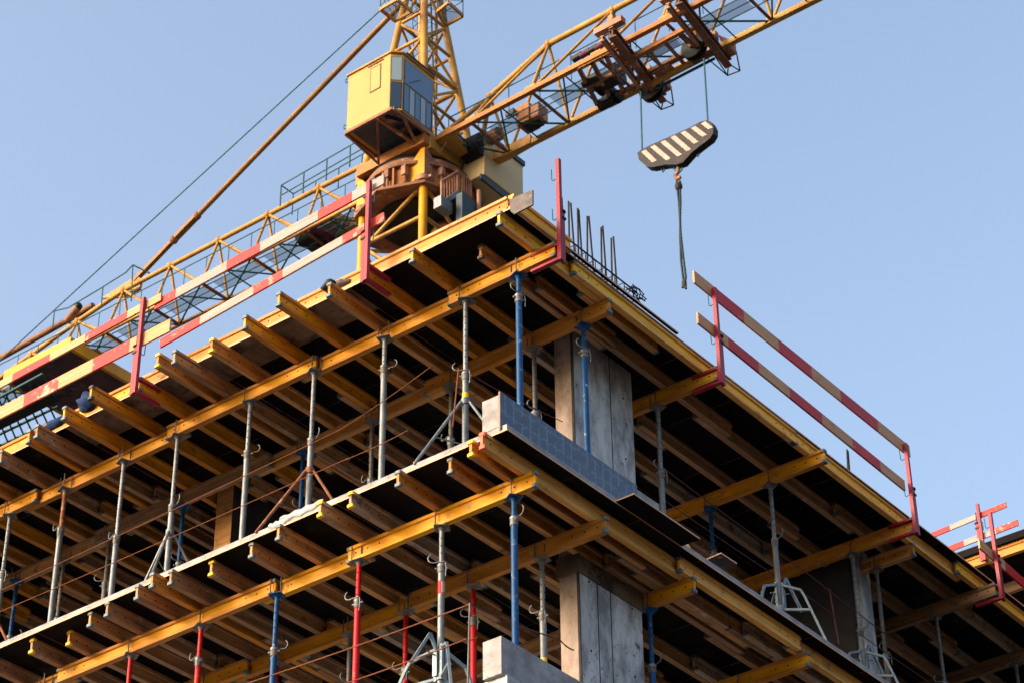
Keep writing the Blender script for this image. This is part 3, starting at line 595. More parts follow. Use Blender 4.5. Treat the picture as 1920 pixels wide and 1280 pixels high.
rope([vx(1236, 930, -14.3), vx(1520, 1121, -14.0), vx(1760, 1290, -13.9)], .007, 'rope_dark', 'lower dark guard rope along the right side of the middle deck')
def rod(a, c, r, m, label, grp=None):
    b = MB(); b.tube(a, c, r, m, 8); return tag(b.build('steel_bar', origin=a), label, 'steel bar', grp)
rod(vy(877, 1285, 17.3), vy(881, 1130, 17.3), .011, 'galv_dull', 'thin upright bar holding the ropes beside the large tripod')
rod(vy(849, 800, 17.5), vy(860, 690, 17.5), .009, 'rope_rust', 'thin rusty bar standing beside the light grey tripod')
rod(vx(1573, 1206, -14), vx(1555, 1103, -14), .012, 'rope_dark', 'thin dark red upright bar holding the ropes before the dark wall')

# ------------------------------------------------------------------ reinforcement on the upper deck's right edge
cg = empty('rebar_cage', (-13.75, 20, ZU+.13)); tag(cg, 'long dark reinforcement cage lying along the right edge of the upper deck', 'rebar cage')
def rb(b, a, c, r=.008): b.tube(a, c, r, 'rebar', 6)
L0, L1 = hz(978, 398, 17.12), hz(1165, 537, 17.12)
xc = -13.385; y0, y1 = L0.y-.1, L1.y+.25
b = MB()
for dx in (0, -.22):
    for dz in (0, .17): rb(b, (xc+dx, y0, 16.98+dz), (xc+dx, y1, 16.98+dz), .011)
sub(b, 'main_bars', cg)
b = MB(); y = y0+.05; k = 0
while y < y1:
    b = MB(); ps = [(xc, y, 16.98), (xc, y, 17.15), (xc-.22, y, 17.15), (xc-.22, y, 16.98), (xc, y, 16.98)]
    for a, c in zip(ps, ps[1:]): rb(b, a, c, .006)
    sub(b, 'stirrup', cg); y += .2
for i, (xb, yb, xt, yt) in enumerate([(1061, 480, 1053, 371), (1068, 500, 1066, 378), (1080, 505, 1070, 381), (1085, 515, 1083, 391), (1094, 520, 1085, 394), (1101, 520, 1101, 406), (1116, 535, 1104, 406), (1128, 532, 1127, 427), (1139, 540, 1130, 424), (1147, 540, 1146, 447), (1158, 545, 1150, 444), (1587, 880, 1588, 842), (1592, 884, 1590, 845)]):
    X = -13.62 if i < 11 else -13.7
    t = vx(xt, yt, X); bo = vx(xb, yb, X); bo.z = min(bo.z, ZU+.14)
    rod(bo, t, .0125, 'rebar', 'dark upright starter bar in the row behind the corner post' if i < 11 else 'short dark starter bar behind the middle of the right safety planks', 'starter bars standing on the upper deck' if i < 11 else 'pair of short starter bars')
for i, (px, py, sx, t) in enumerate([(565, 955, .34, 'crumpled white plastic film hanging over the middle slab edge, larger piece'), (522, 978, .16, 'crumpled white plastic film on the middle slab edge, smaller left piece')]):
    c_ = vy(px, py, YF+.03); b = MB(); n = 26; rr = random.Random(i+5); vs = []; fs = []
    for k in range(n+1):
        u = k/n; h = .028+.018*math.sin(u*3.14)+.004*rr.uniform(-1, 1)
        for j in range(5): v = j/4; vs.append((c_.x-sx+2*sx*u, YF+.038-.014*math.sin(v*3.14)-.003*rr.random(), c_.z+.03-h*2*v+.01*math.sin(u*23)))
    for k in range(n):
        for j in range(4): fs.append((k*5+j, k*5+j+1, k*5+j+6, k*5+j+5))
    b.add(vs, fs, 'film_white', True); tag(b.build('plastic_film', origin=c_), t, 'plastic film')
# coil and scraps lying on the deck edge
b = MB()
for k in range(40):
    a0, a1 = k*.7, (k+1)*.7; r0 = .10+.02*math.sin(k*1.7); c0 = hz(1190, 552, ZU+.2)
    b.tube(c0+Vector((.05*math.sin(k), r0*1.6*math.cos(a0), r0*math.sin(a0)*.7)), c0+Vector((.05*math.sin(k+1), r0*1.6*math.cos(a1), r0*math.sin(a1)*.7)), .007, 'rebar', 5)
tag(b.build('wire_coil', origin=hz(1190, 552, ZU+.05)), 'tangled coil of dark tie wire on the right edge of the upper deck', 'wire coil')
def lump(name, c, sc, m, label, cat, seed, n=14, k=9, amp=.3):
    rr = random.Random(seed); b = MB(); b.ball(c, 1, m, n, k, sc)
    for v in b.v:
        d = v-Vector(c); v += d*(amp*(math.sin(d.x*31+seed)*math.sin(d.y*27+seed*2)*math.sin(d.z*37+1)+.25*rr.uniform(-1, 1)))
    return tag(b.build(name, origin=c), label, cat)
lump('plastic_bundle', hz(618, 537, ZU+.15), (.12, .09, .06), 'grease_black', 'crumpled black plastic bundle on the front edge of the upper deck, left one', 'plastic bundle', 3)
lump('plastic_bundle', hz(643, 534, ZU+.12), (.13, .08, .05), 'grey_ply', 'crumpled grey sacking bundle on the front edge beside the red post, right one', 'plastic bundle', 8)
lump('blue_cloth', hz(165, 752, ZU+.22), (.17, .10, .13), 'cloth_blue', 'crumpled dark blue cloth heap on the front edge behind a yellow joist', 'cloth', 5)
lump('blue_cloth', hz(104, 795, ZU+.15), (.26, .08, .07), 'cloth_blue', 'flatter dark blue cloth lying at the far left of the front edge', 'cloth', 6)
b = MB(); b.bar(hz(1265, 1026, ZM+.12), hz(1293, 1042, ZM+.12), .07, .02, 'concrete_pale'); tag(b.build('pale_lath', origin=hz(1265, 1026, ZM+.1)), 'short pale lath on the right edge of the middle deck', 'wood scrap')
b = MB(); b.bar(hz(1272, 1020, ZM+.12), hz(1306, 1041, ZM+.06), .02, .02, 'board_wood'); b.bar(hz(1286, 1015, ZM+.35), hz(1302, 1042, ZM+.06), .02, .02, 'board_wood'); b.bar(hz(1302, 1040, ZM+.06), hz(1320, 1052, ZM+.06), .02, .02, 'board_wood'); tag(b.build('crossed_laths', origin=hz(1302, 1040, ZM+.05)), 'thin crossed laths nailed on the right edge of the middle deck', 'wood scrap')

# ------------------------------------------------------------------ tower crane
AX, AY = -32.61, 38.0
XA, XB, YA, YC = -31.56, -33.66, 36.92, 39.12           # faces of the mast square
cr = empty('tower_crane', (AX, AY, GZ)); tag(cr, 'yellow tower crane with square cab, lattice jib and counter-jib behind the building', 'crane')
LEGS = [(XA, YA), (XB, YA), (XB, YC), (XA, YC)]
m_ = MB()
for x, y in LEGS: m_.tube((x, y, GZ), (x, y, 38.6), .115, 'crane_bright', 14)
mast = sub(m_, 'mast', cr)
m_ = MB(); z = 2.0; k = 0
levels = [GZ+i*2.3 for i in range(17)]+[37.45]
for zi, (za, zb) in enumerate(zip(levels, levels[1:])):
    for i in range(4):
        a, c = LEGS[i], LEGS[(i+1) % 4]; m_.tube((*a, zb), (*c, zb), .055, 'crane_yellow', 8)
        if (zi+i) % 2: a, c = c, a
        m_.tube((*a, za), (*c, zb), .048, 'crane_yellow', 8)
sub(m_, 'lattice', mast)
for x, y in LEGS:
    m_ = MB(); m_.tube((x, y, 38.55), (x, y, 38.70), .20, 'crane_pink', 14); m_.box((x-.28, y-.04, 38.6), (x+.28, y+.04, 38.67), 'crane_pink'); sub(m_, 'joint_collar', mast)
# slewing support: ribbed drum, gussets at the legs, black plug for the shaded opening underneath
m_ = MB()
for i in range(4):
    a, c = LEGS[i], LEGS[(i+1) % 4]
    if i % 2: a, c = c, a
    m_.tube((*a, 38.5), (*c, 37.3), .055, 'crane_yellow', 8)
sub(m_, 'lattice', mast)
m_ = MB(); n = 40
def ring(b, r0, r1, z0, z1, m, n=40, cx=AX, cy=AY):
    v = []
    for i in range(n):
        a = 2*math.pi*i/n; c, s = math.cos(a), math.sin(a)
        v += [(cx+r0*c, cy+r0*s, z0), (cx+r1*c, cy+r1*s, z0), (cx+r1*c, cy+r1*s, z1), (cx+r0*c, cy+r0*s, z1)]
    f = []
    for i in range(n):
        j = (i+1) % n
        for k in range(4): f.append((i*4+k, i*4+(k+1) % 4, j*4+(k+1) % 4, j*4+k))
    b.add(v, f, m)
ring(m_, 1.15, 1.42, 38.47, 39.15, 'crane_orange'); ring(m_, 1.12, 1.75, 38.38, 38.465, 'crane_brown', 8); ring(m_, 1.1, 1.55, 39.155, 39.25, 'crane_brown')
for i in range(28):
    a = 2*math.pi*i/28; c, s = math.cos(a), math.sin(a); m_.bar((AX+1.46*c, AY+1.46*s, 38.47), (AX+1.46*c, AY+1.46*s, 39.14), .05, .12, 'crane_orange', up=(c, s, 0))
drum = sub(m_, 'slewing_drum', cr)
for i, (x, y) in enumerate(LEGS):       # wedge gusset over each leg tying it into the drum: two plates, a front web and a sloping underside
    sx, sy = (-1 if x > AX else 1), (1 if y < AY else -1); m_ = MB(); o_ = -.12
    E0 = Vector((x-sx*.13, y-sy*.13, 0))
    def q(dx, dy, z): return Vector((E0.x+sx*dx, E0.y+sy*dy, z))
    top = [q(.02, 0, 39.6), q(0, .02, 39.6)]
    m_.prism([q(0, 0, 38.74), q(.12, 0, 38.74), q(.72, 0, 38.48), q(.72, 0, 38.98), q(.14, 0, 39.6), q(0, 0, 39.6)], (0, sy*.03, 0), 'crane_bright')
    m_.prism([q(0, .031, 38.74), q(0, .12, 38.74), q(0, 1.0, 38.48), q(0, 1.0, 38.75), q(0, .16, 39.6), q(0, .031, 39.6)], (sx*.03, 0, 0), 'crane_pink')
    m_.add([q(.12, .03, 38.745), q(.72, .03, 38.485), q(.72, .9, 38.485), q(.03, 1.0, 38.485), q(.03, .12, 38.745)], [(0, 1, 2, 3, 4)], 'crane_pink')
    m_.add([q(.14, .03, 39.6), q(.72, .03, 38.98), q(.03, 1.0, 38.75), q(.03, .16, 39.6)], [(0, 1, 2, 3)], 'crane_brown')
    sub(m_, 'leg_gusset', drum)
m_ = MB(); m_.tube((AX, AY, 38.30), (AX, AY, 39.1), 1.11, 'grease_black', 30)  # black fill stands in for the shade inside the drum opening
sub(m_, 'opening_shade', drum)
m_ = MB(); m_.tube((AX+.5, AY+.55, 37.2), (AX+.5, AY+.55, 38.29), .33, 'crane_brown', 20); m_.tube((AX+.5, AY+.55, 37.9), (AX+.5, AY+.55, 38.1), .42, 'crane_pink', 20); sub(m_, 'slewing_motor', drum)
m_ = MB(); ring(m_, .9, 1.45, 39.26, 39.45, 'crane_brown'); ring(m_, 1.0, 1.35, 39.46, 39.62, 'grease_black')
m_.box((XB-.08, YA-.24, 39.68), (XA+.2, YA-.02, 40.0), 'crane_orange'); m_.box((XB-.35, YC+.02, 39.62), (XA+.3, YC+.28, 40.12), 'crane_orange')
m_.box((XA-.1, YA-.02, 39.62), (XA+.25, YC+.02, 40.1), 'crane_yellow'); m_.box((XB-.3, YA-.02, 39.63), (XB-.02, YC+.02, 40.1), 'crane_yellow')
m_.box((XB-.02, YA-.02, 39.9), (XA-.1, YC+.02, 39.94), 'crane_brown')
plat = sub(m_, 'slewing_platform', cr)
m_ = MB(); rr = random.Random(12)
for k in range(9):
    a = Vector((XA+rr.uniform(-.3, .6), YA+rr.uniform(.1, 2.0), 39.9+rr.uniform(-.1, .3))); c = a+Vector((rr.uniform(-.8, .9), rr.uniform(-.4, .8), rr.uniform(-.6, .3)))
    pts = [a.lerp(c, t/8)-Vector((0, 0, .35*4*(t/8)*(1-t/8))) for t in range(9)]; m_.path(pts, rr.choice([.016, .022, .03]), rr.choice(['grease_black', 'teal_dark', 'crane_brown']), 5)
sub(m_, 'hoses', plat)
for k in range(8):
    m_ = MB(); a = R(200+k*19); p_ = Vector((AX+1.5*math.cos(a), AY+1.5*math.sin(a), 39.02)); m_.box(tuple(p_-Vector((.07, .07, .1+.05*(k % 3)))), tuple(p_+Vector((.07, .07, .1))), rr.choice(['crane_brown', 'grease_black', 'crane_pink']))
    m_.tube(p_-Vector((0, 0, .1)), p_-Vector((0, 0, .45)), .04, 'crane_brown', 8); sub(m_, 'ring_clamp', plat)
# tower head: four legs meeting at the apex
APX = Vector((AX, AY, 48.3)); m_ = MB()
for x, y in LEGS:
    m_.tube((x, y, 39.9), (x, y, 41.3), .105, 'crane_yellow', 12) if (x, y) == LEGS[0] else None
    top = APX+Vector(((x-AX)*.12, (y-AY)*.12, 0)); m_.tube((x, y, 40.0), top, .105, 'crane_yellow', 14)
m_.tube((XA-.38, YA+.55, 40), (AX+.02, AY-.05, 48), .06, 'crane_yellow', 10)
m_.tube((XB+.9, YC-.3, 40), (XB+.95, YC-.4, 46.5), .05, 'crane_yellow', 10)
head = sub(m_, 'tower_head', cr)
m_ = MB()
def legp(i, z): x, y = LEGS[i]; t = (z-40)/8.3; return Vector((x, y, z)).lerp(Vector((APX.x+(x-AX)*.12, APX.y+(y-AY)*.12, z)), 0)+Vector(((AX-x)*t*.88, (AY-y)*t*.88, 0))
zs = [40.1, 41.7, 43.1, 44.3, 45.4, 46.5]
for zi, (za, zb) in enumerate(zip(zs, zs[1:])):
    for i in range(4):
        j = (i+1) % 4; m_.tube(legp(i, zb), legp(j, zb), .075 if zi == 1 else .05, 'crane_yellow', 8)
        a, c = (i, j) if (zi+i) % 2 else (j, i); m_.tube(legp(a, za), legp(c, zb), .045, 'crane_yellow', 8)
sub(m_, 'lattice', head)
def cage(b, p, q, r=.38, m='teal_dark'):    # caged ladder from p up to q
    p, q = Vector(p), Vector(q); n = int((q-p).length/.55); u = (q-p).normalized()
    for s in (-.2, .2): b.tube(p+Vector((s, 0, 0)), q+Vector((s, 0, 0)), .018, m, 5)
    for k in range(int((q-p).length/.28)): c = p+u*(k*.28); b.tube(c-Vector((.2, 0, 0)), c+Vector((.2, 0, 0)), .01, m, 4)
    for k in range(n):
        c = p+u*(k*.55); pr = [c+Vector((r*math.cos(t), -r*math.sin(t)*1.1, 0)) for t in [math.pi*i/6 for i in range(7)]]
        for a_, b_ in zip(pr, pr[1:]): b.tube(a_, b_, .012, m, 4)
    for t in (.5, 1.57, 2.6):
        o = Vector((r*math.cos(t), -r*math.sin(t)*1.1, 0)); b.tube(p+o, q+o, .012, m, 4)
m_ = MB(); cage(m_, (AX+.1, AY+.35, 40.4), (AX-.05, AY+.15, 47)); sub(m_, 'caged_ladder', head)
def platform(b, P4, z, m='crane_yellow', rail=1.0):
    P4 = [Vector((x, y, z)) for x, y in P4]
    for a, c in zip(P4, P4[1:]+P4[:1]): b.bar(a, c, .06, .10, m)
    b.add([p+Vector((0, 0, .052)) for p in P4], [(0, 1, 2, 3)], 'grating')
    for a, c in zip(P4, P4[1:]+P4[:1]):
        b.tube(a, a+Vector((0, 0, rail)), .016, 'teal_dark', 5)
        for h in (.5, 1): b.tube(a+Vector((0, 0, rail*h)), c+Vector((0, 0, rail*h)), .014, 'teal_dark', 5)
        b.tube(a+Vector((0, 0, .1)), c+Vector((0, 0, rail*.5)), .01, 'teal_dark', 5)
m_ = MB(); zp = 45.2
c4 = [hz(x, y, zp) for x, y in ((868, 30), (836, 48), (820, 22), (841, 5))]; platform(m_, [(p.x, p.y) for p in c4], zp, rail=1.1)
sub(m_, 'platform', head)
m_ = MB(); c4 = [hz(x, y, zp) for x, y in ((713, 18), (744, 0), (772, 22), (741, 40))]; platform(m_, [(p.x, p.y) for p in c4], zp, rail=1.1)
sub(m_, 'platform', head)
# operator's cab
CX0, CX1, CY0, CY1, CZ0, CZ1 = -33.06, -31.33, 35.5, 37.0, 40.12, 42.06
cab = empty('cab', (0, 0, 0)); C.objects.unlink(cab); bpy.data.objects.remove(cab)
m_ = MB(); ch = .24
pl = [(CX0, CY0), (CX1-ch, CY0), (CX1, CY0+ch), (CX1, CY1), (CX0, CY1)]
n = len(pl)
# cab shell: floor pane and panes are separate parts in front of it
vs = [(x, y, CZ0) for x, y in pl]+[(x, y, CZ1) for x, y in pl]
m_.add(vs, [(4, 3, 2, 1, 0), (5, 6, 7, 8, 9)], 'cab_yellow'); m_.add(vs, [(i, (i+1) % n, n+(i+1) % n, n+i) for i in range(n)], 'cab_yellow')
cabo = sub(m_, 'cab', cr)
m_ = MB(); pr_ = [(x+(-.05 if x < -32 else .05), y+(-.05 if y < 36 else .02)) for x, y in pl]
m_.prism([(x, y, CZ1+.001) for x, y in pr_], (0, 0, .05), 'crane_yellow'); m_.box((CX1-.06, CY0+.3, CZ1+.052), (CX1+.08, CY1, CZ1+.09), 'navy_trim'); sub(m_, 'roof', cabo)
m_ = MB()
def quad(b, a, c, z0, z1, off, m): # thin upright pane between plan points a,c
    a, c = Vector((*a, 0)), Vector((*c, 0)); d = (c-a).normalized(); nn = Vector((d.y, -d.x, 0))
    b.prism([a+nn*off+Vector((0, 0, z0)), c+nn*off+Vector((0, 0, z0)), c+nn*off+Vector((0, 0, z1)), a+nn*off+Vector((0, 0, z1))], -nn*.02, m)
f0, f1 = Vector((CX1-ch, CY0, 0)), Vector((CX1, CY0+ch, 0))
quad(m_, f0.lerp(f1, .1).xy, f0.lerp(f1, .9).xy, CZ0+1.02, CZ1-.12, .012, 'glass_pale'); sub(m_, 'window', cabo)
m_ = MB(); quad(m_, f0.lerp(f1, .1).xy, f0.lerp(f1, .9).xy, CZ0+.08, CZ0+.95, .012, 'glass_dark'); sub(m_, 'window', cabo)
g0, g1 = Vector((CX1, CY0+ch, 0)), Vector((CX1, CY1, 0))
m_ = MB(); quad(m_, g0.lerp(g1, .06).xy, g0.lerp(g1, .95).xy, CZ0+1.0, CZ1-.16, .012, 'glass_blue'); sub(m_, 'window', cabo)
m_ = MB(); quad(m_, g0.lerp(g1, .045).xy, g0.lerp(g1, .965).xy, CZ0+.98, CZ1-.14, .006, 'grease_black'); quad(m_, g0.lerp(g1, .02).xy, g0.lerp(g1, .97).xy, CZ0+.04, CZ0+.95, .006, 'grease_black'); quad(m_, f0.lerp(f1, .06).xy, f0.lerp(f1, .94).xy, CZ0+1.0, CZ1-.10, .006, 'grease_black'); quad(m_, f0.lerp(f1, .06).xy, f0.lerp(f1, .94).xy, CZ0+.06, CZ0+.97, .006, 'grease_black'); sub(m_, 'seals', cabo)
m_ = MB()
for z_ in (CZ0+.12, CZ1-.2): m_.path([(CX0-.01, CY0, z_), (CX0-.07, CY0-.03, z_), (CX0-.07, CY0-.03, z_+.12), (CX0-.01, CY0, z_+.12)], .012, 'teal_dark', 5)
for k in range(9): m_.tube((CX0+.1+k*.17, CY0-.004, CZ0+.05), (CX0+.1+k*.17, CY0+.001, CZ0+.05), .012, 'crane_brown', 6)
m_.tube((CX1+.03, CY0+.5, CZ0+1.1), (CX1+.03, CY0+.95, CZ0+1.5), .008, 'grease_black', 5)
sub(m_, 'hand_hold', cabo)
m_ = MB()
for k in range(5):
    quad(m_, g0.lerp(g1, .04+.18*k+.01).xy, g0.lerp(g1, .04+.18*(k+1)-.02).xy, CZ0+.06, CZ0+.93, .012, 'glass_blue' if k % 2 == 0 else 'glass_pale')
sub(m_, 'window', cabo)
m_ = MB(); m_.box((CX1-.62, CY0+.12, CZ0-.012), (CX1-.06, CY1-.1, CZ0-.002), 'glass_dark'); m_.box((CX0+.12, CY0+.1, CZ0-.010), (CX1-.72, CY1-.1, CZ0-.002), 'navy_trim'); sub(m_, 'floor_window', cabo)
m_ = MB(); h0 = vy(695, 130, CY0); h1 = vy(714, 165, CY0)
m_.prism([(h0.x, CY0-.006, h1.z), (h1.x, CY0-.006, h1.z), (h1.x, CY0-.006, h0.z), (h0.x, CY0-.006, h0.z)], (0, .005, 0), 'grease_black')
m_.prism([(h0.x+.03, CY0-.014, h1.z+.04), (h1.x-.03, CY0-.014, h1.z+.04), (h1.x-.03, CY0-.014, h0.z-.04), (h0.x+.03, CY0-.014, h0.z-.04)], (0, .007, 0), 'cab_yellow')
m_.box((h0.x-.08, CY0-.03, h0.z+.08), (h1.x+.08, CY0-.001, h0.z+.10), 'crane_brown'); sub(m_, 'shutter', cabo)
m_ = MB(); B4 = [(CX0-.02, CY0-.02), (CX1-.1, CY0-.02), (CX1-.02, CY1), (CX0-.02, CY1)]
for a, c in zip(B4, B4[1:]+B4[:1]): m_.bar((*a, CZ0-.06), (*c, CZ0-.06), .08, .09, 'crane_brown')
foot = hz(712, 312, 39.6); ft2 = Vector((XA-.1, YA-.15, 39.75)); midp = Vector((-32.5, CY0, CZ0-.1))
mp_ = Vector((-31.98, CY0+.0, CZ0-.1)); m_.bar(mp_, (foot.x, YA-.3, 39.65), .06, .06, 'crane_brown'); m_.bar(mp_, ft2, .08, .08, 'crane_brown'); m_.bar((CX0, CY0, CZ0-.1), (foot.x, YA-.3, 39.65), .05, .05, 'crane_brown')
m_.bar((CX0, CY1, CZ0-.1), (XB+.1, YA-.1, 39.7), .07, .07, 'crane_brown'); m_.bar((CX1-.05, CY0+.3, CZ0-.1), ft2, .07, .07, 'crane_brown')
sub(m_, 'support_frame', cabo)
# lattice boom: two bottom chords and one top chord, bays given by their panel points
def boom(name, xs, zb, zts, mb_='crane_orange', m2='crane_yellow', y1=37.13, y2=38.82, rc=.075, rt=.085, grate=True):
    N = MB(); yc = (y1+y2)/2; B = lambda x, y: Vector((x, y, zb)); n = len(xs); T = [Vector((x, yc, z)) for x, z in zip(xs[1:], zts)]
    if rc > .07: N.bar(B(xs[0], y1), B(xs[-1], y1), .14, .14, mb_); N.bar(B(xs[0], y2), B(xs[-1], y2), .15, .15, m2)
    else: N.tube(B(xs[0], y1), B(xs[-1], y1), rc, mb_, 8); N.tube(B(xs[0], y2), B(xs[-1], y2), rc, m2, 8)
    for a, c in zip(T, T[1:]): N.tube(a, c, rt, m2, 12)
    for y in (y1, y2): N.tube(B(xs[0], y), T[0], rt*.8, m2, 10)
    o = sub(N, name, cr); Lb = MB(); s = 1 if xs[1] > xs[0] else -1
    for k, t in enumerate(T):
        for y in (y1, y2):
            Lb.tube(t, B(xs[k+1], y), .042, m2, 7)
            if k: Lb.tube(t, B(xs[k], y), .042, m2, 7)
            g = B(xs[k+1], y)+Vector((0, .0, .10)); Lb.box((g.x-.16, g.y-.02, g.z-.08), (g.x+.16, g.y+.02, g.z+.08), m2)
        Lb.ball(t, .12, m2)
    for k in range(n-1):
        xa, xb = xs[k], xs[k+1]; xm = (xa+xb)/2
        Lb.tube(B(xb, y1), B(xb, y2), .05, 'crane_brown', 6); Lb.tube(B(xm, y1), B(xm, y2), .022, 'teal_dark', 6)
        Lb.tube(B(xa, y1), B(xb, y2), .028, 'teal_dark', 6); Lb.tube(B(xa, y2), B(xm, y1), .024, 'teal_dark', 6)
    sub(Lb, 'lattice', o)
    if grate:
        Wk = MB(); up = Vector((0, 0, .12)); a, c = B(xs[0], yc-.25)+up, B(xs[-1], yc-.25)+up
        for k in range(n-1): Wk.add([Vector((xs[k]+.15*s, a.y, a.z)), Vector((xs[k+1]-.15*s, a.y, a.z)), Vector((xs[k+1]-.15*s, a.y+.5, a.z)), Vector((xs[k]+.15*s, a.y+.5, a.z))], [(0, 1, 2, 3)], 'grating')
        for dy in (0, .25, .5): Wk.tube(a+Vector((0, dy, 0)), c+Vector((0, dy, 0)), .018, 'teal_dark', 5)
        Wk.tube(a+Vector((0, -.1, .95)), c+Vector((0, -.1, .95)), .018, 'teal_dark', 5); Wk.tube(a+Vector((0, .5, .95)), c+Vector((0, .5, .95)), .018, 'teal_dark', 5)
        for k in range(2*n-1):
            x = xs[0]+(xs[-1]-xs[0])*k/(2*n-2); Wk.tube((x, a.y-.1, a.z), (x, a.y-.1, a.z+.95), .014, 'teal_dark', 5)
        sub(Wk, 'walkway', o)
    return o
_xs = [-31.3, -30.15]+[-28.15+2.12*k for k in range(17)]
jib = boom('jib', _xs, 40, [41.45]+[42.2]*17)
m_ = MB()   # heavy welded root frame between the chords at the mast, with its rounded opening
zr = 39.92
out = [hz(822, 268, zr), hz(905, 325, zr), hz(956, 300, zr), hz(1000, 275, zr), hz(994, 268, zr), hz(945, 292, zr), hz(915, 302, zr), hz(895, 303, zr), hz(880, 290, zr), hz(868, 275, zr), hz(857, 255, zr), hz(845, 250, zr)]
m_.prism(out, (0, 0, .30), 'crane_yellow'); sub(m_, 'root_frame', jib)
m_ = MB(); c_ = hz(890, 274, 40.3); m_.tube(c_+Vector((-.3, 0, -.15)), c_+Vector((.3, 0, -.15)), .34, 'grease_black', 20); m_.tube(c_+Vector((.36, .2, .2)), c_+Vector((.7, .2, .2)), .2, 'crane_brown', 12); sub(m_, 'hoist_drum', jib)
m_ = MB(); a = hz(970, 230, 40.15); m_.box((a.x, a.y-.05, 40.02), (a.x+.42, a.y+.45, 40.62), 'crane_orange'); m_.box((a.x+.43, a.y, 40.05), (a.x+.7, a.y+.42, 40.5), 'crane_pink'); m_.box((a.x+.1, a.y+.1, 40.0), (a.x+.6, a.y+.4, 40.015), 'grease_black'); m_.box((a.x-.25, a.y-.2, 40.35), (a.x+.02, a.y-.06, 40.52), 'navy_trim'); sub(m_, 'electric_cabinet', jib)
# counter-jib to the left
_xc = [-33.9, -34.3]+[-36.1-1.95*k for k in range(8)]
cj = boom('counter_jib', _xc, 39.3, [41.1]+[41.12]*5+[40.85, 40.5, 40.1], 'crane_yellow', 'crane_yellow', 37.2, 38.28, rc=.055, rt=.075)
m_ = MB()
for (xa, ya, xb, yb) in [((525), 345, 641, 280)]:
    A = vy(525, 387, 37.45); Bq = vy(700, 287, 37.45); n = 4
    for k in range(n+1):
        q = A.lerp(Bq, k/n); m_.tube(q, q+Vector((0, 0, .75)), .022, 'teal_dark', 6); m_.tube(q+Vector((0, .5, 0)), q+Vector((0, .5, .75)), .018, 'teal_dark', 6)
    for h in (.38, .75):
        for dy in (0, .5): m_.tube(A+Vector((0, dy, h)), Bq+Vector((0, dy, h)), .02, 'teal_dark', 6)
    m_.tube(A+Vector((0, 0, .75)), A+Vector((0, .5, .75)), .02, 'teal_dark', 6)
sub(m_, 'hand_rail', cj); m_ = MB()
A = vy(255, 500, 37.6); Bq = vy(103, 583, 37.6)
pts = [vy(283, 514, 37.9), vy(249, 497, 37.5), vy(236, 511, 37.5), vy(190, 540, 37.5), vy(128, 577, 37.5), vy(103, 583, 37.5)]
m_.path(pts, .022, 'teal_dark', 6)
for (x, ya, yb) in ((249, 497, 565), (193, 538, 572), (102, 583, 612)): m_.tube(vy(x, ya, 37.5), vy(x-3, yb, 37.5), .02, 'teal_dark', 6)
sub(m_, 'hand_rail', cj)
m_ = MB(); c_ = hz(575, 445, 40.0)          # curved bracket and dark winch under the counter-jib root
zr = 39.75
out = [hz(596, 415, zr), hz(640, 462, zr), hz(665, 450, zr), hz(745, 410, zr), hz(800, 385, zr), hz(800, 372, zr), hz(740, 395, zr), hz(690, 418, zr), hz(655, 424, zr), hz(632, 414, zr), hz(618, 398, zr)]
m_.prism(out, (0, 0, .30), 'crane_yellow'); sub(m_, 'root_frame', cj)
m_ = MB(); c_ = hz(592, 443, 39.6); m_.tube(c_+Vector((-.35, -.2, 0)), c_+Vector((.35, -.2, 0)), .32, 'grease_black', 16); m_.box((c_.x-.5, c_.y-.1, c_.z-.1), (c_.x+.4, c_.y+.6, c_.z+.3), 'grease_black'); m_.tube(c_+Vector((.2, -.5, -.1)), c_+Vector((.5, .3, -.1)), .18, 'maroon', 12); sub(m_, 'winch', cj)
# counterweight tray with dark ballast underneath
zc = 38.6
q0 = hz(131, 656, zc); ql = hz(18, 716, zc); W0, W1 = ql.x, q0.x; V0, V1 = q0.y, q0.y+3.4
m_ = MB()
m_.box((W0, V0-.12, zc-.02), (W1+.12, V0, zc+.35), 'crane_bright'); m_.box((W1, V0, zc-.02), (W1+.12, V1, zc+.35), 'crane_bright'); m_.box((W0-.12, V0-.12, zc-.02), (W0, V1, zc+.35), 'crane_bright'); m_.box((W0, V1, zc-.02), (W1+.12, V1+.12, zc+.35), 'crane_bright')
cw = sub(m_, 'counterweight_tray', cr)
m_ = MB(); m_.box((W0+.003, V0+.003, zc), (W1-.003, V1-.003, zc+.33), 'weight_block')
for k in range(7):
    xx = random.uniform(W0+.3, W1-.5); yy = random.uniform(V0+.4, V1-.5); m_.box((xx, yy, zc-.03-.002*k), (xx+random.uniform(.15, .5), yy+.09, zc-.001), 'weight_block')
sub(m_, 'ballast', cw)
m_ = MB()
for x in (W0+.2, W1-.2):
    for y in (V0+.3, V1-.6): m_.tube((x, y, zc+.3), (x, 37.7, 39.3), .05, 'crane_yellow', 8)
sub(m_, 'hangers', cw)
m_ = MB(); a, c = hz(-10, 790, 37.9), hz(118, 735, 37.9)   # dark service lattice hanging beyond the tray
q = [hz(0, 835, 37.9), hz(120, 780, 37.9), hz(80, 700, 37.9), hz(-30, 760, 37.9)]
for k in range(9):
    t = k/8; m_.tube(q[0].lerp(q[1], t), q[3].lerp(q[2], t), .03, 'teal_dark', 6)
for k in range(5):
    t = k/4; m_.tube(q[0].lerp(q[3], t), q[1].lerp(q[2], t), .045, 'teal_dark', 6)
m_.bar(q[0].lerp(q[3], .5), q[1].lerp(q[2], .5), .5, .1, 'grease_black'); sub(m_, 'service_lattice', cw)
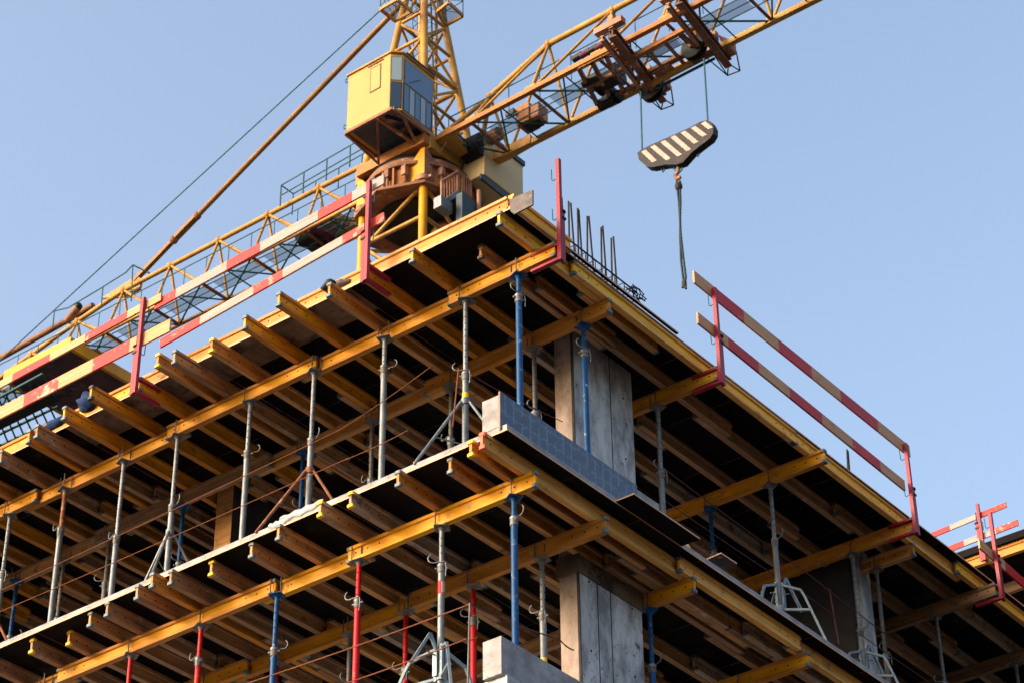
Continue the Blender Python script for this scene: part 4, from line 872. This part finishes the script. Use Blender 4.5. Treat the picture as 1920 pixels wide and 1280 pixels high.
# ties
m_ = MB(); t0 = APX+Vector((-.2, 0, -.9)); e1 = vy(370, 405, 37.95); e2 = vy(326, 450, 37.95); e3 = vy(252, 527, 37.95)
t0 = vy(760, 3, 37.95)
m_.tube(vy(790, -30, 37.95), e1, .08, 'crane_tan', 10); m_.bar(e1, e2, .18, .13, 'crane_tan'); m_.bar(e2, e3, .13, .13, 'crane_tan'); u_ = (vy(790, -30, 37.95)-e1).normalized(); m_.bar(e1+u_*.9, e1, .13, .10, 'crane_tan'); m_.ball(e1, .13, 'crane_brown'); m_.ball(e2, .14, 'crane_brown')
e4 = vy(192, 560, 37.95); m_.prism([e3+Vector((.35, -.04, -.1)), e3+Vector((.1, -.04, .12)), e4+Vector((0, -.04, 0)), e3+Vector((-.1, -.04, -.55)), e3+Vector((.3, -.04, -.45))], (0, .08, 0), 'crane_yellow'); sub(m_, 'tie_bar', cr)
m_ = MB(); m_.tube(vy(713, 20, 37.5), vy(-40, 712, 37.5), .022, 'cable_teal', 6); sub(m_, 'stay_cable', cr)
m_ = MB(); m_.tube(vy(175, 573, 37.95), vy(-30, 688, 37.95), .10, 'crane_brown', 10); m_.tube(vy(125, 603, 37.6), vy(146, 577, 37.6), .12, 'crane_brown', 10); m_.ball(vy(147, 575, 37.6), .13, 'grease_black'); sub(m_, 'tail_strut', cr)
# machinery house behind the mast
hx = -30.6; m_ = MB(); p0 = vx(935, 268, hx); p1 = vx(980, 311, hx); pb = vx(979, 392, hx); 
m_.box((hx-.95, vx(908, 300, hx).y, pb.z+.2), (hx, p1.y, p1.z-.02), 'house_cream'); mh = sub(m_, 'machinery_house', cr)
m_ = MB(); m_.box((hx-1.0, vx(908, 300, hx).y-.05, p1.z-.02), (hx+.06, p1.y+.04, p1.z+.13), 'navy_trim'); sub(m_, 'roof_trim', mh); m_ = MB()
a = vx(901, 331, hx+.02); c = vx(958, 377, hx+.02); m_.bar(a, c, .06, .16, 'navy_trim'); sub(m_, 'roof_trim', mh)
m_ = MB(); a = vx(905, 375, hx+.5); m_.box((hx-.1, a.y-.35, a.z-1.2), (hx+.1, a.y+1.6, a.z+.25), 'navy_trim'); a = vx(898, 358, hx+.15); m_.tube((a.x, a.y, a.z-1.3), (a.x, a.y, a.z), .06, 'crane_pink', 10); sub(m_, 'lower_panel', mh)
# small service ladder platform under the slewing ring, and pipes
m_ = MB(); ys = 37.6; f = lambda x, y: vx(x, y, -30.95)
P0, P1, P2, P3 = f(858, 322), f(883, 342), f(883, 385), f(858, 365)
Q0, Q1 = vx(828, 340, -30.95), vx(828, 380, -30.95)
for a, c in ((P0, P1), (P1, P2), (P2, P3), (P3, P0), (P0, Q0), (Q0, Q1), (Q1, P3)): m_.tube(a, c, .035, 'crane_pink', 6)
for k in range(1, 6): m_.tube(P0.lerp(P1, k/6), P3.lerp(P2, k/6), .014, 'crane_pink', 5); m_.tube(Q0.lerp(P0, k/6), Q1.lerp(P3, k/6), .014, 'crane_pink', 5)
m_.add([P3+Vector((0, 0, -.02)), P2+Vector((0, 0, -.02)), P2+Vector((-1.0, 0, -.02)), P3+Vector((-1, 0, -.02))], [(0, 1, 2, 3)], 'grease_black')
m_.bar(vx(829, 382, -30.9), vx(858, 362, -30.9), .12, .12, 'galv'); m_.box(tuple(vx(826, 388, -30.9)-Vector((.15, .1, .06))), tuple(vx(838, 384, -30.9)+Vector((.1, .1, .06))), 'galv')
sub(m_, 'service_cage', cr)
# ---- trolley under the jib
tr = MB(); zt = 39.72
def ibeam(b, a, c, w, h, m):
    u = Vector((0, 0, 1)); b.bar(a+u*h/2, c+u*h/2, w, .035, m); b.bar(a-u*h/2, c-u*h/2, w, .035, m); b.bar(a, c, .03, h-.036, m)
for xa, ya, xb, yb in ((1148, 62, 1244, 186), (1272, 0, 1366, 120)):
    a, c = hz(xa, ya, zt), hz(xb, yb, zt); ibeam(tr, a, c, .20, .22, 'crane_brown'); o = Vector((-.32, 0, 0)); ibeam(tr, a+o, a.lerp(c, .72)+o, .10, .14, 'crane_pink')
    for t in (.15, .4, .65): tr.bar(a.lerp(c, t), a.lerp(c, t)+o, .06, .10, 'crane_orange')
    tr.bar(a+Vector((-.5, 0, .25)), a+Vector((.35, 0, .25)), .2, .18, 'crane_pink'); tr.bar(a+Vector((0, 0, .12)), a+Vector((0, 0, .55)), .14, .14, 'crane_pink')
    tr.bar(a.lerp(c, .74)+Vector((0, 0, .14)), a.lerp(c, .74)+Vector((0, 0, .5)), .12, .16, 'crane_orange')
tr.bar(hz(1180, 112, zt), hz(1284, 55, zt), .11, .13, 'crane_orange'); tr.bar(hz(1206, 165, zt), hz(1336, 98, zt), .12, .16, 'crane_brown'); tr.bar(hz(1196, 148, zt+.05), hz(1318, 84, zt+.05), .16, .10, 'crane_brown')
tr.tube(hz(1222, 158, zt-.06), hz(1300, 116, zt-.06), .085, 'crane_yellow', 12); tr.bar(hz(1230, 143, zt-.02), hz(1262, 126, zt-.02), .34, .04, 'crane_brown')
for t in (.08, .35, .62, .9): tr.bar(hz(1180, 112, zt).lerp(hz(1284, 55, zt), t), hz(1206, 165, zt).lerp(hz(1336, 98, zt), t), .07, .09, 'crane_brown')
gp = [hz(1212, 100, zt+.12), hz(1268, 72, zt+.12), hz(1275, 84, zt+.12), hz(1222, 112, zt+.12)]; tr.add(gp, [(0, 1, 2, 3)], 'grating')
trol = sub(tr, 'trolley', cr)
for (xa, ya, xb, yb) in ((1203, 182, 1243, 162), (1283, 104, 1322, 84)):     # rope sheaves, discs standing along the jib
    c_ = (hz(xa, ya, zt)+hz(xb, yb, zt))/2; m_ = MB(); c_.z = zt+.05
    for dy in (-.12, .02): m_.tube(c_+Vector((0, dy, 0)), c_+Vector((0, dy+.07, 0)), .34, 'grease_black', 22)
    m_.tube(c_+Vector((0, -.2, 0)), c_+Vector((0, .16, 0)), .07, 'crane_brown', 10); sub(m_, 'sheave', trol)
for x, y in ((1150, 70), (1240, 172), (1276, 8), (1336, 74)):
    c_ = hz(x, y, zt+.28); m_ = MB(); m_.tube(c_-Vector((0, .06, 0)), c_+Vector((0, .06, 0)), .13, 'grease_black', 16); m_.tube(c_-Vector((0, .09, 0)), c_+Vector((0, .09, 0)), .04, 'crane_brown', 8); sub(m_, 'wheel', trol)
for (x, y, xe, ye) in ((1244, 186, 1240, 206), (1366, 120, 1364, 142)):
    m_ = MB(); p = hz(x, y, zt); q = hz(xe, ye, zt-.1); q2 = q+Vector((.32, .1, .05))
    for s_ in (hz(x-40, y-10, zt), hz(x-28, y-18, zt), p): m_.tube(s_, q, .018, 'teal_dark', 6)
    for s_ in (p, p+Vector((.25, 0, .3))): m_.tube(s_, q2, .018, 'teal_dark', 6)
    m_.tube(q, q2, .018, 'crane_brown', 6); m_.prism([p+Vector((.02, -.1, .1)), p+Vector((.3, -.1, .1)), p+Vector((.3, -.1, .5)), p+Vector((.12, -.6, .5))], (0, .03, 0), 'crane_pink'); sub(m_, 'buffer', trol)
m_ = MB(); m_.bar(hz(1228, 168, zt-.15), hz(1340, 110, zt-.15), .05, .06, 'teal_dark'); sub(m_, 'guide_bar', trol)
m_ = MB(); rr = random.Random(4)
A0, A1, A2 = hz(1085, 128, 39.95), hz(1160, 90, 39.95), hz(1120, 196, 39.95)
for k in range(4): m_.bar(A0.lerp(A1, k/3), A0.lerp(A1, k/3)+(A2-A0), .10, .12, 'crane_brown')
m_.bar(A0, A1, .1, .12, 'crane_orange'); m_.bar(A2, A2+(A1-A0), .1, .12, 'crane_brown'); m_.bar(A0.lerp(A2, .5), A0.lerp(A2, .5)+(A1-A0), .08, .1, 'crane_brown')
c_ = hz(1142, 150, 40.1); m_.tube(c_-Vector((.35, 0, 0)), c_+Vector((.3, 0, 0)), .23, 'grease_black', 18); 
for k in (-.36, .31): m_.tube(c_+Vector((k, 0, 0)), c_+Vector((k+.04, 0, 0)), .31, 'grease_black', 18)
c_ = hz(1142, 190, 39.95); m_.tube(c_-Vector((.3, 0, 0)), c_+Vector((.2, 0, 0)), .17, 'grease_black', 14); m_.box(tuple(c_+Vector((-.1, -.2, -.1))), tuple(c_+Vector((.3, .15, .2))), 'grease_black'); m_.box(tuple(c_+Vector((.25, -.1, -.1))), tuple(c_+Vector((.42, .1, .1))), 'navy_trim')
c_ = hz(1108, 150, 40.0); m_.tube(c_-Vector((.25, 0, 0)), c_+Vector((.25, 0, 0)), .13, 'grease_black', 12); m_.box(tuple(c_+Vector((-.15, .1, -.08))), tuple(c_+Vector((.2, .4, .12))), 'crane_brown')
for k in range(4): c_ = hz(1084+k*14, 108-k*7, 40.35); m_.tube(c_-Vector((.16, 0, 0)), c_+Vector((.14, 0, .03)), .09, 'maroon' if k % 2 else 'grease_black', 10)
sub(m_, 'trolley_winch', trol)
# ---- hook block, a striped steel cheek plate, hanging on two ropes
HY = 37.95
hb = empty('hook_block', vy(1270, 320, HY)); tag(hb, 'black hook block with slanting white stripes hanging from the jib trolley', 'hook block')
def bp(x, y, Y=HY-.14): return vy(x, y, Y)
outl = [(1195, 287), (1203, 281), (1218, 273), (1240, 263), (1270, 250), (1296, 238), (1312, 229), (1326, 225.5), (1333, 229), (1337.5, 239), (1337, 250), (1331, 260), (1315, 272), (1296, 287), (1280, 305), (1268, 309), (1248, 309), (1222, 314), (1212, 313), (1206, 306), (1198, 300)]
front = [bp(x, y) for x, y in outl]
m_ = MB(); m_.prism(front, (0, .21, 0), 'block_black'); sub(m_, 'cheek_plates', hb)
m_ = MB()
for (xa, ya, xb, yb, wd) in [(1203, 285, 1224, 305, 5), (1220, 276, 1250, 301, 5), (1239, 267, 1271, 294, 5), (1258, 258, 1288, 284, 5), (1277, 249.5, 1302, 270, 5), (1296, 240.5, 1318, 257, 5), (1315, 232, 1329, 243, 5)]:
    Yp = HY-.147
    wd = 8.5; m_.prism([vy(xa-1, ya, Yp), vy(xa-1+wd, ya-wd*.47, Yp), vy(xb-1+wd, yb-wd*.47, Yp), vy(xb-1, yb, Yp)], (0, .005, 0), 'block_white')
sub(m_, 'stripes', hb)
for x, y in ((1242, 314), (1307, 285)):
    m_ = MB(); m_.path([vy(x, y-2, HY), vy(x-2, y+4, HY), vy(x+1, y+9, HY), vy(x+4, y+5, HY), vy(x+2, y-2, HY)], .018, 'cable_teal', 5); sub(m_, 'link', hb)
m_ = MB(); m_.path([vy(1272, 312, HY), vy(1272, 322, HY), vy(1266, 330, HY), vy(1270, 336, HY), vy(1276, 332, HY)], 0.05, 'crane_brown', 8); m_.path([vy(1265, 312, HY), vy(1264, 318, HY), vy(1268, 322, HY)], .02, 'cable_teal', 6); m_.path([vy(1279, 312, HY), vy(1279, 318, HY), vy(1274, 324, HY)], .02, 'cable_teal', 6); sub(m_, 'hook', hb)
for (xa, ya, xb, yb) in ((1201, 172, 1204, 281), (1320, 110, 1327, 226)):
    b = MB(); b.tube(vy(xa, ya, HY), vy(xb, yb, HY), .022, 'cable_teal', 6); sub(b, 'hoist_rope', hb)
sl_ = MB(); sl_.path([vy(1271, 336, HY), vy(1268, 342, HY), vy(1272, 350, HY), vy(1276, 342, HY), vy(1272, 336, HY)], .022, 'rebar', 6)
sl_.ball(vy(1272.5, 350, HY), .10, 'rebar', sc=(1, 1, 1.3))
sl_.path([vy(1270, 352, HY), vy(1273, 380, HY), vy(1275.5, 420, HY), vy(1275, 440, HY), vy(1277, 490, HY), vy(1282, 530, HY)], .028, 'sling_dark', 6); sl_.path([vy(1275, 352, HY), vy(1276, 380, HY), vy(1275, 415, HY), vy(1276.5, 440, HY), vy(1282, 490, HY), vy(1286, 520, HY), vy(1284, 532, HY)], .028, 'sling_dark', 6)
sl_.ball(vy(1283, 532, HY), .09, 'rebar', sc=(.8, .6, 1.6)); sl_.tube(vy(1281, 530, HY), vy(1280, 540, HY), .03, 'rebar'); sl_.tube(vy(1285, 530, HY), vy(1286, 542, HY), .03, 'rebar')
tag(sl_.build('lifting_sling', origin=vy(1272, 336, HY)), 'long twisted lifting sling dangling from the hook', 'sling')
